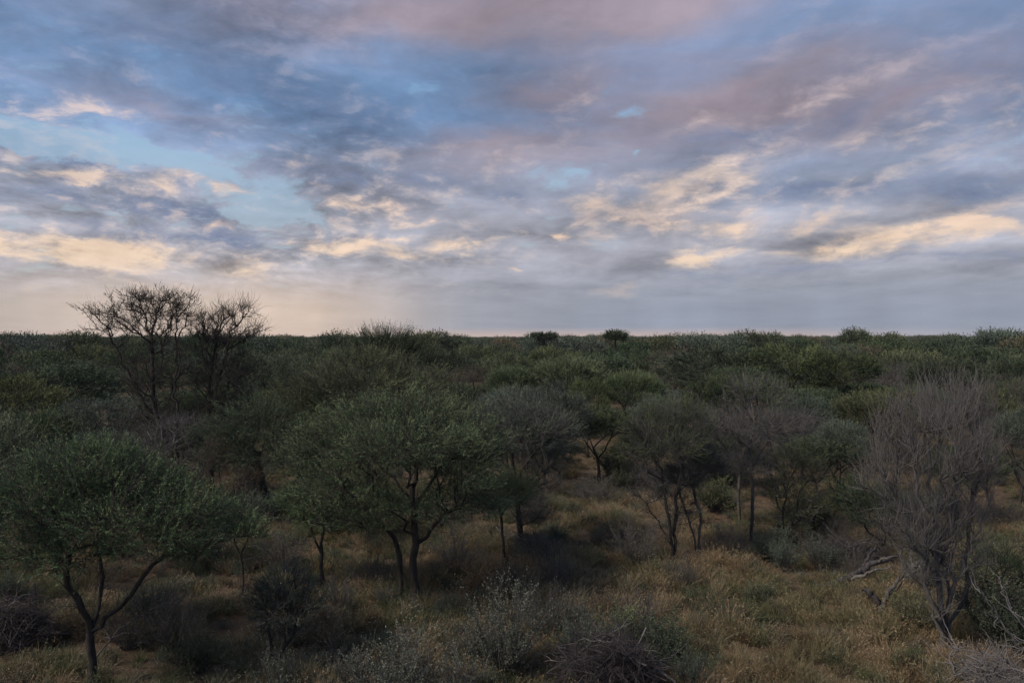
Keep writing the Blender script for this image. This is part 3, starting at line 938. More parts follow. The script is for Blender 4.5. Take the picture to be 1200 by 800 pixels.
def hero(name, base, stems, clumps, label, cat='tree', **kw):
    f = foot(*base)
    dep = f[1]
    ss = []
    for k, sm in enumerate(stems):
        pts = st(dep, *sm)
        if k == 0: pts[0] = f
        elif abs(sm[0][1] - base[1]) < 16:
            pts[0][2] = float(ground_h(pts[0][0], pts[0][1]))
        ss.append(pts)
    cs = [cl(c[0], c[1], c[2], c[3], dep, *(c[4:])) for c in clumps]
    e = build_tree(name, f, ss, cs, **kw)
    tag(e, label, cat)
    return e


# big umbrella thorn at the lower left
hero('acacia_tree', (109, 808), [
    [(109, 808), (108, 775), (105, 740)],
    [(105, 742), (90, 700, -0.2), (80, 655, -0.3), (72, 615, -0.2)],
    [(108, 748), (140, 712, 0.2), (178, 662, 0.4), (215, 625, 0.5)],
    [(106, 735), (118, 690, 0.5), (120, 640, 0.7), (118, 600, 0.8)]],
    [(25, 590, 60, 30, -0.6), (85, 548, 62, 26, 0.3), (150, 566, 58, 26, 0.6), (215, 598, 52, 24, 0.2), (256, 612, 44, 20, 0.6), (60, 580, 50, 28, 1.2), (285, 624, 24, 12, 0.3),
     (110, 615, 62, 22, -0.5), (178, 634, 44, 16, -0.6), (78, 652, 50, 16, -0.8), (20, 640, 44, 18, -0.6), (228, 640, 30, 12, -0.2), (-35, 600, 50, 30, 0.4), (190, 575, 45, 22, 1.4), (120, 530, 34, 14, 1.0), (212, 650, 26, 9, -0.2)],
    'large spreading thorn tree, its forked dark trunk standing at the lower left corner', leaf='fresh', n_tip=1150, dens=7, ln=0.27, n_leaf=11, ll=0.052, lw=0.026, spread=0.8, curve=0.35,
    r_root=0.088, wob=0.05, seed=11, flat=0.6, seg=0.2, up=0.45, dead='bark', dead_n=2600, dead_ln=0.45)

# acacia that reaches into the frame at the left edge
hero('acacia_tree', (-62, 770), [[(-62, 770), (-55, 700), (-45, 640), (-40, 590)]],
    [(-25, 522, 50, 34), (-70, 540, 60, 40), (8, 545, 34, 26, -0.3), (-15, 570, 44, 26, 0.8)],
    'thorn tree cut off by the left edge above the forked trunk tree', leaf='fresh', n_tip=420, dens=6, ln=0.30, n_leaf=12, ll=0.055, lw=0.026, spread=0.8, curve=0.35, r_root=0.10, seed=12)

# central green acacia
hero('acacia_tree', (486, 708), [
    [(486, 708), (484, 665), (486, 625), (483, 585), (488, 548)],
    [(469, 702, 0.3), (469, 670, 0.3), (465, 640, 0.3), (452, 618, 0.2), (428, 598, 0.1)],
    [(487, 640), (506, 618, -0.1), (538, 593, -0.2), (572, 577, -0.2)],
    [(486, 600), (505, 565, 0.4), (530, 530, 0.6)], [(484, 590), (455, 555, 0.2), (425, 525, 0.3), (395, 515, 0.4)]],
    [(482, 480, 62, 20, 0.4), (432, 494, 62, 26, 0.2), (530, 494, 52, 26, 0.5), (385, 526, 50, 26, 0.3), (455, 530, 62, 26, -0.9), (515, 530, 60, 26, -0.8), (545, 548, 42, 24, 0.1),
     (418, 594, 50, 20, -0.7), (470, 588, 42, 16, -1.0), (350, 540, 30, 20, 0.5), (495, 510, 70, 30, 1.3), (400, 505, 40, 20, 1.3), (560, 525, 40, 22, 0.9), (566, 590, 34, 16, -0.3), (400, 568, 50, 24, -1.2), (448, 612, 34, 12, -0.8), (522, 598, 38, 13, -1.1), (545, 570, 44, 18, -0.6), (370, 560, 30, 20, 0.2), (480, 520, 70, 26, -1.8)],
    'broad bright green acacia in the centre with two dark trunks side by side', leaf='fresh', n_tip=1500, dens=7, ln=0.33, n_leaf=11, ll=0.060, lw=0.029, spread=0.8, curve=0.35,
    r_root=0.12, wob=0.045, seed=13, flat=0.45, up=0.5, dead='bark', dead_n=2600, dead_ln=0.5)

# slender tree right of it
hero('acacia_tree', (594, 664), [[(594, 664), (590, 635), (587, 605), (584, 588)]],
    [(588, 582, 38, 18), (602, 568, 26, 14, 0.6), (568, 570, 26, 16, 0.5)],
    'slender young acacia on one thin leaning stem, right of the twin trunks', leaf='fresh', n_tip=210, dens=6, ln=0.36, spread=0.8, curve=0.35, n_leaf=14, ll=0.062, lw=0.022, r_root=0.05, seed=14)

# olive crown behind the central tree
hero('acacia_tree', (430, 600), [[(430, 600), (432, 540), (425, 490), (420, 465)], [(431, 550), (450, 500), (470, 470)], [(430, 540), (395, 500), (365, 470)]],
    [(372, 446, 48, 20), (432, 432, 58, 20, 0.3), (484, 452, 40, 20, 0.2), (345, 468, 34, 18), (420, 455, 62, 24, -1.2), (470, 470, 50, 20, -1.0), (400, 470, 60, 18, -0.6)],
    'wide olive domed acacia rising just behind the central green tree', leaf='olive', n_tip=800, dens=6, ln=0.55, n_leaf=13, ll=0.09, lw=0.030, r_root=0.13, seed=15, up=0.7)

# spiky dark crown over the skyline
hero('acacia_tree', (458, 530), [[(458, 530), (457, 470), (456, 430)]],
    [(440, 402, 30, 11), (470, 404, 30, 11), (455, 397, 34, 9), (455, 420, 46, 16), (495, 420, 24, 12), (425, 425, 24, 12)],
    'dark dense acacia whose spiky crown breaks the skyline left of centre', leaf='acacia', n_tip=420, dens=7, ln=0.70, n_leaf=12, ll=0.11, lw=0.036, r_root=0.15, seed=16, up=1.0, rnd=0.45)

# the two tall sparse trees on the left skyline
hero('sparse_tree', (222, 596), [
    [(222, 596), (212, 560), (196, 520), (182, 480), (178, 440), (178, 400)],
    [(190, 500), (160, 460, 0.3), (142, 420, 0.3), (128, 390, 0.4)], [(178, 420), (165, 392, -0.4), (140, 372, -0.5), (112, 364, -0.4)],
    [(178, 405), (200, 378, 0.3), (222, 360, 0.4)], [(178, 400), (172, 375, 0.5), (165, 355, 0.6)], [(206, 560), (207, 520, -0.5), (208, 480, -0.6), (205, 440, -0.5)]],
    [(120, 364, 28, 8), (150, 350, 34, 8, 0.4), (180, 348, 34, 9, -0.4), (212, 352, 24, 9), (205, 370, 30, 10, 0.6), (160, 372, 34, 10, -0.8), (130, 382, 34, 8, 0.5), (182, 388, 30, 12), (185, 362, 40, 12, 1.0), (200, 425, 30, 26, -0.4, None, -700), (165, 440, 26, 26, 0, None, -600), (190, 480, 36, 28, 0, None, -900), (225, 520, 30, 34, 0, None, -900), (150, 500, 26, 30, 0.3, None, -500)],
    'tall thin-leaved umbrella tree rising highest above the skyline at the left', leaf='brown', n_tip=560, dens=5, ln=0.26, n_leaf=7, ll=0.06, lw=0.034, r_root=0.14, r_tip=0.012,
    seed=17, shell=0.2, flat=0.2, dead='bark', dead_n=4800, dead_ln=0.42, rnd=0.8, twig_r=0.0062, wob=0.05, bf=0.5, up=0.6, bare_frac=0.25)
hero('bare_tree', (246, 592), [
    [(246, 592), (247, 540), (242, 500), (246, 450), (252, 408)], [(246, 480), (262, 430, 0.3), (270, 395, 0.4), (285, 372, 0.4)],
    [(248, 430), (240, 395, -0.3), (238, 372, -0.4)], [(252, 410), (280, 392, -0.2), (303, 382, -0.2)], [(247, 530), (270, 490, -0.4), (285, 470, -0.5)]],
    [(255, 368, 22, 10), (232, 382, 16, 12, 0.3), (280, 366, 24, 9, 0.4), (245, 385, 20, 12), (272, 388, 30, 12, -0.5), (300, 388, 14, 6, 0.3), (258, 415, 28, 20), (262, 450, 34, 28, -0.4), (272, 480, 34, 24), (240, 500, 36, 26, 0.4)],
    'leafless dark twiggy tree beside the tall umbrella tree on the skyline', leaf=None, n_tip=520, dens=2, r_root=0.11, r_tip=0.012, wob=0.05, twig_r=0.0062, seed=18, shell=0.3, flat=0.0,
    dead='bark', dead_n=4800, dead_ln=0.55, bf=0.5)

# two small trees that stand clear of the skyline
hero('acacia_tree', (722, 457.5), [[(722, 457.5), (722, 430), (721, 408), (721, 398)]],
    [(720, 392, 8, 2.6), (727, 393.5, 7, 2.2), (714, 395, 6, 2.0), (724, 397, 9, 1.8)],
    'lone emergent acacia standing above the skyline right of centre', leaf='acacia', n_tip=150, dens=7, ln=0.5, n_leaf=6, ll=0.18, lw=0.12, r_root=0.16, seed=41, limbs=False, seg=0.5, jitter=0.16)
hero('acacia_tree', (639, 447.6), [[(639, 447.6), (639, 425), (638, 405), (638, 398)]],
    [(638, 392.8, 11, 1.3), (630, 393.8, 7, 1.2), (647, 393.8, 7, 1.2), (638, 398, 9, 1.6)],
    'flat-topped emergent acacia on the skyline at centre', leaf='acacia', n_tip=140, dens=7, ln=0.45, n_leaf=6, ll=0.2, lw=0.13, r_root=0.16, seed=42, limbs=False, seg=0.5, jitter=0.16)
hero('acacia_tree', (387, 437), [[(387, 437), (387, 415), (387, 402)]],
    [(387, 398.8, 9, 1.6), (382, 399.8, 5, 1.5), (392, 399.8, 5, 1.5)],
    'tiny far flat-topped tree touching the skyline left of the spiky acacia', leaf='acacia', n_tip=120, dens=8, ln=0.8, n_leaf=6, ll=0.25, lw=0.16, r_root=0.16, seed=43, limbs=False, seg=0.5, jitter=0.16)

# grey weeping tree right of centre
hero('weeping_tree', (612, 650), [[(612, 650), (608, 610), (604, 570), (600, 530)], [(604, 570), (622, 535, -0.3), (640, 520, -0.3)], [(604, 560), (582, 530, 0.2), (570, 515, 0.3)]],
    [(600, 486, 48, 18), (635, 500, 34, 20, -0.4), (572, 500, 30, 18, 0.3), (605, 512, 50, 20, -1.0), (640, 525, 24, 16, 0.3), (636, 560, 26, 26, -0.3, None, -900), (600, 565, 26, 26, -0.4, None, -500), (622, 600, 24, 24, -0.2, None, -400)],
    'grey-green tree with bare drooping twigs hanging from its right side', leaf='blue', n_tip=620, dens=6, ln=0.38, n_leaf=13, ll=0.062, lw=0.022, r_root=0.11, seed=19, rnd=0.7, up=0.35,
    dead='mauve', dead_n=2600, dead_ln=0.5, limb_twigs=0.5)

# leaning tree left of centre
hero('leaning_tree', (302, 616), [[(302, 617), (315, 606), (328, 592), (341, 575), (352, 548)], [(322, 598), (312, 582), (306, 560), (298, 530)]],
    [(305, 500, 52, 26), (268, 512, 42, 26, 0.3), (350, 512, 42, 24, 0.2), (320, 530, 46, 22, -0.9), (262, 535, 28, 16, -0.5), (300, 480, 40, 16, 0.8)],
    'dark green tree on a thick trunk leaning to the right, beside the central acacia', leaf='acacia', n_tip=720, dens=6, ln=0.38, spread=0.8, curve=0.3, n_leaf=13, ll=0.075, lw=0.026, r_root=0.20, seed=20)

hero('small_tree', (376, 692), [[(376, 692), (377, 650), (378, 612)], [(388, 692, 0.2), (393, 655, 0.2), (388, 625, 0.1)], [(377, 655), (366, 625, -0.2), (360, 605, -0.2)]],
    [(376, 585, 40, 20), (345, 588, 22, 14, 0.3), (400, 600, 24, 14, -0.3), (380, 605, 36, 14, -0.6)],
    'small several-stemmed acacia in front and left of the central tree', leaf='fresh', n_tip=300, dens=6, ln=0.34, spread=0.8, curve=0.35, n_leaf=14, ll=0.06, lw=0.021, r_root=0.06, seed=21)

hero('sapling', (284, 706), [[(284, 706), (284, 665), (281, 650), (272, 625)], [(282, 652), (290, 632), (292, 615)]],
    [(275, 608, 26, 16), (292, 600, 20, 14, 0.3), (262, 618, 16, 10, -0.2)],
    'thin sapling with one crooked stem, left of the small several-stemmed acacia', cat='sapling', leaf='blue', n_tip=150, dens=6, ln=0.34, n_leaf=12, ll=0.052, lw=0.018, r_root=0.035, seed=22, limbs=False)

hero('small_tree', (318, 784), [[(318, 784), (317, 752), (312, 728)], [(330, 776, 0.1), (340, 750, 0.1), (346, 728)]],
    [(334, 688, 34, 22), (314, 704, 26, 18, -0.2), (354, 708, 26, 18, 0.1), (336, 718, 34, 16, -0.5), (330, 735, 24, 12, 0.2)],
    'small blue-grey bushy tree with two short stems, in the foreground grass', leaf='silver', n_tip=380, dens=7, ln=0.22, n_leaf=11, ll=0.034, lw=0.013, r_root=0.05, seed=23, dead='grey', dead_n=350, dead_ln=0.22, jitter=0.07, seg=0.14, wob=0.015)

# multi-stemmed thin trees right of centre
hero('thin_tree', (789, 663), [
    [(789, 663), (786, 620), (780, 585), (776, 550)], [(796, 662, 0.1), (791, 615, 0.1), (795, 575), (800, 545)], [(790, 640), (772, 610, -0.2), (758, 590, -0.3)]],
    [(762, 500, 30, 22), (790, 484, 34, 14, 0.4), (812, 505, 24, 20, 0.3), (785, 525, 36, 18, -0.6), (748, 530, 20, 18), (785, 560, 28, 18, 0.2, None, -400), (758, 575, 22, 24, -0.2, None, -450), (800, 600, 22, 24, 0.2, None, -300)],
    'thin brownish-green tree on two dark stems in the grass clearing', leaf='olive', n_tip=560, dens=6, ln=0.30, n_leaf=9, ll=0.044, lw=0.018, r_root=0.075, seed=24,
    dead='mauve', dead_n=2400, dead_ln=0.42, bark='bark', limb_twigs=0.5)
hero('thin_tree', (819, 656), [[(819, 656), (809, 615), (800, 588)], [(824, 655, 0.2), (822, 610, 0.2), (812, 570, 0.3)]],
    [(806, 530, 26, 20, 0.6), (830, 545, 18, 18, 0.3), (800, 560, 22, 16)],
    'leaning pair of thin grey stems just right of the brownish-green tree', leaf='blue', n_tip=260, dens=6, ln=0.28, n_leaf=9, ll=0.045, lw=0.02, r_root=0.055, seed=25,
    dead='mauve', dead_n=1800, dead_ln=0.42, bark='mauve', limb_twigs=0.55)

# half dead tree with pale spreading branches
hero('half_dead_tree', (880, 640), [
    [(880, 640), (882, 585), (881, 548), (878, 526)], [(880, 545), (900, 515, -0.2), (930, 494, -0.3)], [(879, 530), (856, 508, -0.3), (838, 488, -0.3)], [(880, 550), (905, 525, 0.3), (948, 505, 0.4)],
    [(878, 528), (884, 495, 0.3), (880, 470, 0.5)], [(881, 560), (860, 540, 0.3), (840, 530, 0.4)]],
    [(885, 454, 34, 9, 0.6), (866, 466, 26, 9, 0.9), (905, 468, 26, 10, 0.9), (925, 500, 34, 16, -0.2, None, -900), (845, 500, 30, 16, -0.2, None, -700), (885, 505, 36, 22, -0.3, None, -1100), (870, 545, 36, 20, 0, None, -600)],
    'half dead tree with pale bare branches spread below a green top', leaf='bright', n_tip=260, dens=7, ln=0.34, n_leaf=12, ll=0.055, lw=0.021, r_root=0.065, seed=26, bark='mauve',
    dead='mauve', dead_n=2600, dead_ln=0.55)
hero('bare_tree', (868, 618), [[(868, 618), (866, 575), (868, 540), (872, 515)], [(868, 545), (842, 515), (830, 500)], [(870, 530), (905, 505), (935, 490)]],
    [(875, 500, 48, 22), (925, 502, 28, 16), (840, 505, 24, 18), (880, 535, 40, 18)],
    'leafless grey twiggy tree tangled behind the half dead tree', leaf=None, n_tip=360, r_root=0.07, r_tip=0.007, seed=27, bark='mauve', dead='mauve', dead_n=3000, dead_ln=0.45, limb_twigs=0.4)

hero('small_tree', (918, 634), [[(918, 634), (918, 600), (922, 575)], [(925, 632, 0.2), (934, 600, 0.2), (938, 575, 0.2)]],
    [(918, 540, 26, 16), (940, 556, 26, 20, 0.2), (912, 575, 22, 16, -0.3), (938, 595, 26, 18, -0.4), (925, 615, 22, 14, -0.3)],
    'small olive leafy tree right of the half dead tree', leaf='olive', n_tip=360, dens=5, ln=0.30, n_leaf=11, ll=0.05, lw=0.021, r_root=0.05, seed=28, dead='grey', dead_n=500, dead_ln=0.35)

# the big grey leafless thicket on the right
hero('dead_tree', (1106, 768), [
    [(1106, 768), (1104, 715), (1099, 655), (1096, 600), (1090, 540), (1082, 480)],
    [(1116, 766, 0.1), (1114, 700, 0.1), (1110, 640, 0.1), (1109, 580, 0.0), (1100, 530, -0.1), (1096, 470, -0.1)],
    [(1100, 764, -0.1), (1090, 700, -0.2), (1082, 640, -0.3), (1074, 580, -0.3), (1066, 510, -0.3), (1062, 480, -0.3)],
    [(1122, 764, 0.2), (1130, 700, 0.3), (1136, 640, 0.3), (1140, 580, 0.3), (1146, 520, 0.4), (1150, 455, 0.4)],
    [(1097, 650), (1075, 610, -0.3), (1050, 580, -0.3), (1022, 552, -0.3)], [(1110, 640), (1122, 590, 0.7), (1124, 530, 0.8), (1126, 465, 0.8)],
    [(1090, 690), (1066, 640, 0.4), (1050, 580, 0.5), (1040, 520, 0.5)], [(1101, 670), (1075, 645, -0.5), (1052, 615, -0.7), (1022, 612, -0.8)],
    [(1108, 690, 0.3), (1118, 620, 0.9), (1112, 550, 1.0), (1108, 490, 1.0)], [(1130, 690), (1150, 620, 0.1), (1158, 560, 0.1), (1160, 500, 0.1)]],
    [(1078, 490, 50, 22), (1110, 474, 44, 20, 0.5), (1048, 520, 30, 30, 0.3), (1146, 476, 22, 30, 0.3), (1100, 530, 56, 40, -0.5), (1035, 566, 26, 30, -0.2), (1148, 545, 24, 40, 0.2), (1100, 600, 46, 40, 0.6), (1066, 620, 32, 34, -0.3),
     (1126, 640, 30, 40, 0.3), (1085, 660, 28, 30, -0.2)],
    'big leafless grey tree with a dense brush of upright twigs at the right', cat='tree', leaf=None, n_tip=480, r_root=0.095, r_tip=0.009, seed=29, bark='mauve', dead='grey',
    dead_n=4600, dead_ln=0.50, twig_r=0.0052, twig_sag=0.1, twig_rnd=0.55, twig_up=0.7, limb_twigs=0.3, bf=0.3, wob=0.06, rnd=0.6, flat=0.1)
hero('shrub', (1150, 715), [[(1150, 715), (1152, 690), (1158, 660)], [(1165, 716, 0.2), (1175, 690, 0.2)]],
    [(1160, 670, 34, 30), (1190, 690, 40, 34), (1150, 700, 30, 20), (1200, 650, 40, 30, 0.8)],
    'dark green bush filling the space behind the big grey tree, right', cat='bush', leaf='acacia', n_tip=420, dens=8, ln=0.24, n_leaf=8, ll=0.036, lw=0.015, r_root=0.05, seed=30, limbs=False)


# ================================================================ trees of the middle and far distance: made once, then copied one by one
def variant(name, leaf, h, w, seed, n_tip, dens, ln, ll, lw, n_leaf, shape='umbrella', bark='bark', dead_n=0, dead='bark', up=0.55, r_root=0.13):
    """a tree standing at the origin, h high and w wide"""
    rng = np.random.default_rng(seed)
    cs = []
    if shape == 'umbrella':                             # broad low dome with a flat underside
        cs.append(((0, 0, h * 0.70), (w * 0.40, w * 0.40, h * 0.22), 5))
        for k in range(6):
            a = k * 2.4 + rng.uniform(-0.4, 0.4); r = w * rng.uniform(0.18, 0.36)
            z = h * (0.86 - 0.30 * (r / (w * 0.40)) ** 2)
            s_ = w * rng.uniform(0.12, 0.17)
            cs.append(((r * math.cos(a), r * math.sin(a), z), (s_, s_, h * rng.uniform(0.08, 0.12)), 0.9))
        z0 = h * 0.3
    elif shape == 'dome':                               # rounder, leafy almost to the ground
        cs.append(((0, 0, h * 0.58), (w * 0.38, w * 0.38, h * 0.33), 5))
        for k in range(6):
            a = k * 2.4 + rng.uniform(-0.4, 0.4); r = w * rng.uniform(0.15, 0.34)
            z = h * (0.86 - 0.45 * (r / (w * 0.38)) ** 2)
            s_ = w * rng.uniform(0.12, 0.18)
            cs.append(((r * math.cos(a), r * math.sin(a), z), (s_, s_, h * rng.uniform(0.10, 0.14)), 0.9))
        z0 = h * 0.2
    else:                                               # flat-topped, in two tiers
        for (zz, rr_, oo, ww) in ((0.86, 0.36, 0.05, 3), (0.70, 0.26, 0.20, 1.5), (0.62, 0.22, -0.24, 1.5)):
            cs.append(((w * oo, w * oo * 0.4, h * zz), (w * rr_, w * rr_, h * 0.10), ww))
        z0 = h * 0.42
    lean = rng.normal(0, 0.12, 2)
    top = np.array([lean[0], lean[1], z0])
    stems = [[(0, 0, 0), tuple(top * 0.5 + np.array([0.05, 0.02, 0])), tuple(top)]]
    for k in range(3):
        a = rng.uniform(0, 6.28); r = w * 0.2
        stems.append([tuple(top * (0.75 + 0.08 * k)), (r * 0.5 * math.cos(a), r * 0.5 * math.sin(a), z0 + h * 0.12), (r * math.cos(a), r * math.sin(a), z0 + h * 0.28)])
    e = build_tree(name, (0, 0, 0), stems, cs, n_tip=n_tip, leaf=leaf, bark=bark, seed=seed, r_root=r_root, dens=dens, ln=ln, n_leaf=n_leaf, ll=ll, lw=lw, limbs=False,
                   seg=0.5, dead=dead, dead_n=dead_n, dead_ln=0.5, flat=0.55, up=up, rnd=0.6, jitter=0.14, shell=1.2)
    # the height and width that the leaves really reach
    Z = []
    for ch in e.children:
        c = np.empty(len(ch.data.vertices) * 3, np.float32); ch.data.vertices.foreach_get('co', c); Z.append(c.reshape(-1, 3))
    Z = np.concatenate(Z)
    return e, float(np.percentile(Z[:, 2], 99.3)), 2 * float(np.percentile(np.hypot(Z[:, 0], Z[:, 1]), 95))


VAR = {
    # middle distance, 25-55 m
    'acacia': [variant('acacia_tree', 'acacia', 5, 6, 101, 420, 8, 0.42, 0.105, 0.062, 8), variant('acacia_tree', 'acacia', 5, 6, 102, 420, 8, 0.42, 0.105, 0.062, 8, 'dome')],
    'olive': [variant('acacia_tree', 'olive', 5, 6, 103, 420, 8, 0.42, 0.105, 0.062, 8), variant('acacia_tree', 'olive', 5, 6, 104, 420, 8, 0.42, 0.105, 0.062, 8, 'dome')],
    'blue': [variant('grey_green_tree', 'blue', 5, 6, 105, 420, 8, 0.40, 0.10, 0.055, 8, 'dome', dead_n=300, dead='grey')],
    'flat': [variant('acacia_tree', 'acacia', 5, 6, 109, 300, 8, 0.42, 0.11, 0.065, 8, 'tiers')],
    'bright': [variant('acacia_tree', 'bright', 5, 6, 106, 420, 8, 0.42, 0.105, 0.062, 8, 'umbrella')],
    'brown': [variant('russet_tree', 'brown', 5, 5.5, 107, 260, 7, 0.34, 0.07, 0.024, 6, 'dome', dead_n=900, dead='mauve')],
    'bare': [variant('bare_tree', None, 5, 5, 108, 260, 7, 0.3, 0.06, 0.02, 6, 'dome', bark='grey', dead_n=2600, dead='mauve')],
}
FARV = {
    'acacia': [variant('acacia_tree', 'acacia', 5, 6, 111, 190, 8, 0.60, 0.17, 0.095, 5), variant('acacia_tree', 'acacia', 5, 6, 112, 190, 8, 0.60, 0.17, 0.095, 5, 'dome')],
    'olive': [variant('acacia_tree', 'olive', 5, 6, 113, 190, 8, 0.60, 0.17, 0.095, 5)],
    'blue': [variant('grey_green_tree', 'blue', 5, 6, 114, 190, 8, 0.55, 0.16, 0.090, 5, 'dome')],
    'brown': [variant('russet_tree', 'brown', 5, 5.5, 115, 110, 8, 0.5, 0.13, 0.045, 5, 'dome', dead_n=250, dead='mauve')],
    'bare': [variant('bare_tree', None, 5, 5, 116, 90, 7, 0.3, 0.06, 0.02, 6, 'dome', bark='mauve', dead_n=1100, dead='mauve')],
}
PROTO_USED = set()


def stand(kind, far, X_, Y_, h, w, label, group, rng, rz=None):
    vs = (FARV if far and kind in FARV else VAR)[kind]
    k = int(rng.integers(0, len(vs)))
    e, h0, w0 = vs[k]
    rz = rng.uniform(0, 6.28) if rz is None else rz
    loc = (X_, Y_, float(ground_h(X_, Y_)) - 0.02)
    sc = (w / w0, w / w0, h / h0)
    if e.name not in PROTO_USED:
        PROTO_USED.add(e.name)
        e.location = loc; e.rotation_euler = (0, 0, rz); e.scale = sc
        e['label'] = label; e['category'] = 'tree'
        if group: e['group'] = group
        return e
    c = copy_thing(e, loc, rz, sc, label, group)
    c['category'] = 'tree'
    return c


MIDS = [  # column, row of the crown's top, width in columns, depth, kind, label
    (18, 404, 110, 62, 'acacia', 'low dark acacia on the treeline at the far left edge'),
    (62, 424, 150, 43, 'acacia', 'wide dark acacia massed left of the tall umbrella tree, below the skyline'),
    (8, 436, 130, 33, 'olive', 'olive acacia against the left edge, one row nearer than the dark treeline'),
    (125, 462, 130, 33, 'blue', 'grey-green dome low beside the bare stems of the umbrella tree'),
    (35, 478, 120, 25, 'acacia', 'dark acacia directly behind the crown of the forked lower left tree'),
    (120, 500, 90, 23.5, 'blue', 'grey-green crown squeezed between forked tree and umbrella tree stems'),
    (302, 408, 92, 48, 'acacia', 'round dark acacia right of the leafless skyline tree'),
    (352, 432, 60, 46, 'brown', 'russet low crown between the round dark acacia and the olive dome'),
    (250, 452, 90, 36, 'acacia', 'dark green crown hidden behind the leafless twiggy tree at the left'),
    (360, 404, 70, 82, 'acacia', 'small dark crown on the treeline left of the spiky skyline acacia'),
    (598, 429, 54, 47, 'bright', 'small bright rounded crown at centre, above the grey weeping tree'),
    (668, 416, 88, 47, 'bright', 'bright-topped acacia with a dark slanting limb showing at its right'),
    (742, 432, 66, 41, 'bright', 'bright green knobbly acacia above the thin brownish-green tree'),
    (640, 450, 105, 31, 'blue', 'grey-green dome behind the weeping tree'),
    (702, 474, 84, 33, 'acacia', 'dark green bushy acacia at the far edge of the grass clearing'),
    (524, 404, 60, 62, 'acacia', 'dark acacia right beside the spiky skyline acacia'),
    (556, 402, 60, 85, 'olive', 'low olive crown on the treeline just left of centre'),
    (556, 424, 60, 56, 'brown', 'russet crown in the hollow behind the central acacia'),
    (590, 412, 60, 66, 'olive', 'olive crown behind the small bright rounded one'),
    (524, 448, 70, 40, 'acacia', 'dark crown in the shade right of the olive dome'),
    (548, 470, 60, 31, 'acacia', 'green crown touching the right shoulder of the central acacia'),
    (800, 404, 90, 62, 'brown', 'russet-topped wide crown right of the lone emergent acacia'),
    (848, 403, 130, 52, 'acacia', 'widest dark acacia of the right middle distance'),
    (925, 403, 120, 50, 'olive', 'wide olive-topped acacia joined to the widest dark one'),
    (985, 410, 90, 48, 'acacia', 'dark acacia closing the right end of the wide joined crowns'),
    (838, 438, 70, 39, 'acacia', 'dark crown behind the half dead tree, to its left'),
    (870, 425, 90, 44, 'acacia', 'dark green crown right behind the green top of the half dead tree'),
    (940, 462, 80, 34, 'blue', 'grey-green crown behind the pale right branches of the half dead tree'),
    (985, 490, 70, 29, 'blue', 'grey-green dome left of the big grey leafless tree'),
    (1022, 458, 92, 34, 'olive', 'yellow-olive bush crown above left of the big grey leafless tree'),
    (1086, 397, 56, 105, 'acacia', 'small rounded crown nicking the skyline at the right'),
    (1060, 408, 100, 66, 'olive', 'flat olive crown under the rounded skyline one at the right'),
    (1052, 424, 60, 55, 'bare', 'leafless grey tree far off above the big grey leafless tree'),
    (1110, 418, 90, 52, 'acacia', 'dark round crown above the big grey leafless tree'),
    (1150, 404, 90, 75, 'acacia', 'dark crown near the treeline at the upper right'),
    (1190, 412, 70, 55, 'acacia', 'dark crown at the right edge under the treeline'),
    (1185, 436, 70, 42, 'brown', 'brownish crown at the right edge, second below the treeline'),
    (1160, 452, 60, 35, 'olive', 'olive crown looking over the right shoulder of the big grey tree'),
    (1195, 480, 80, 28, 'blue', 'grey-green crown at the right edge beside the big grey tree'),
    (1010, 402, 60, 90, 'brown', 'small russet crown on the right treeline'),
    (440, 438, 60, 36, 'olive', 'olive crown between the spiky skyline acacia and the olive dome'),
    (770, 462, 60, 34, 'blue', 'blue-grey crown right behind the thin brownish-green tree'),
    (690, 440, 50, 40, 'olive', 'olive crown between the two bright acacias right of centre'),
    (210, 420, 90, 55, 'acacia', 'dark crown seen through the branches of the umbrella tree'),
    (160, 405, 70, 75, 'acacia', 'dark crown on the treeline under the umbrella tree'),
    (100, 402, 70, 90, 'olive', 'olive treeline crown left of the umbrella tree'),
    (650, 404, 70, 75, 'olive', 'olive crown in front of the flat-topped emergent acacia'),
    (205, 482, 110, 26, 'bare', 'leafless grey bush-like tree crowding the stems of the umbrella tree'),
    (265, 505, 80, 24.5, 'brown', 'brownish low crown below the leafless skyline tree'),
    (62, 528, 150, 19.5, 'blue', 'grey-green tree half hidden behind the crown of the forked lower left tree'),
    (222, 572, 90, 20.5, 'acacia', 'low dark tree between the forked lower left tree and the thin sapling'),
    (428, 575, 110, 23, 'acacia', 'dark tree filling the space behind the twin trunks of the central acacia'),
    (520, 585, 80, 24, 'brown', 'brownish low tree behind the right limb of the central acacia'),
    (1030, 560, 80, 22, 'acacia', 'dark low tree behind the left side of the big grey tree'),
    (655, 512, 66, 34, 'blue', 'low grey-green bushy tree behind the hanging twigs of the weeping tree'),
    (748, 506, 60, 35, 'acacia', 'low dark bushy tree on the clearing edge left of the thin brownish-green tree'),
    (806, 500, 60, 33, 'olive', 'low olive bushy tree behind the leaning pair of thin grey stems'),
    (850, 505, 66, 31, 'acacia', 'low dark bushy tree filling the gap left of the half dead tree'),
    (905, 500, 70, 32, 'blue', 'low grey-green bushy tree behind the small olive leafy tree'),
    (958, 508, 80, 28.5, 'acacia', 'low dark bushy tree between the small olive tree and the big grey tree'),
    (560, 520, 60, 33, 'acacia', 'low dark bushy tree behind the slender young acacia'),
    (1135, 520, 80, 25, 'acacia', 'dark tree showing through the right side of the big grey tree'),
    (705, 410, 70, 62, 'acacia', 'dark crown in front of the lone emergent acacia'),
    (760, 408, 60, 70, 'acacia', 'dark crown just right below the lone emergent acacia'),
]
rngM = np.random.default_rng(77)
PLACED = []
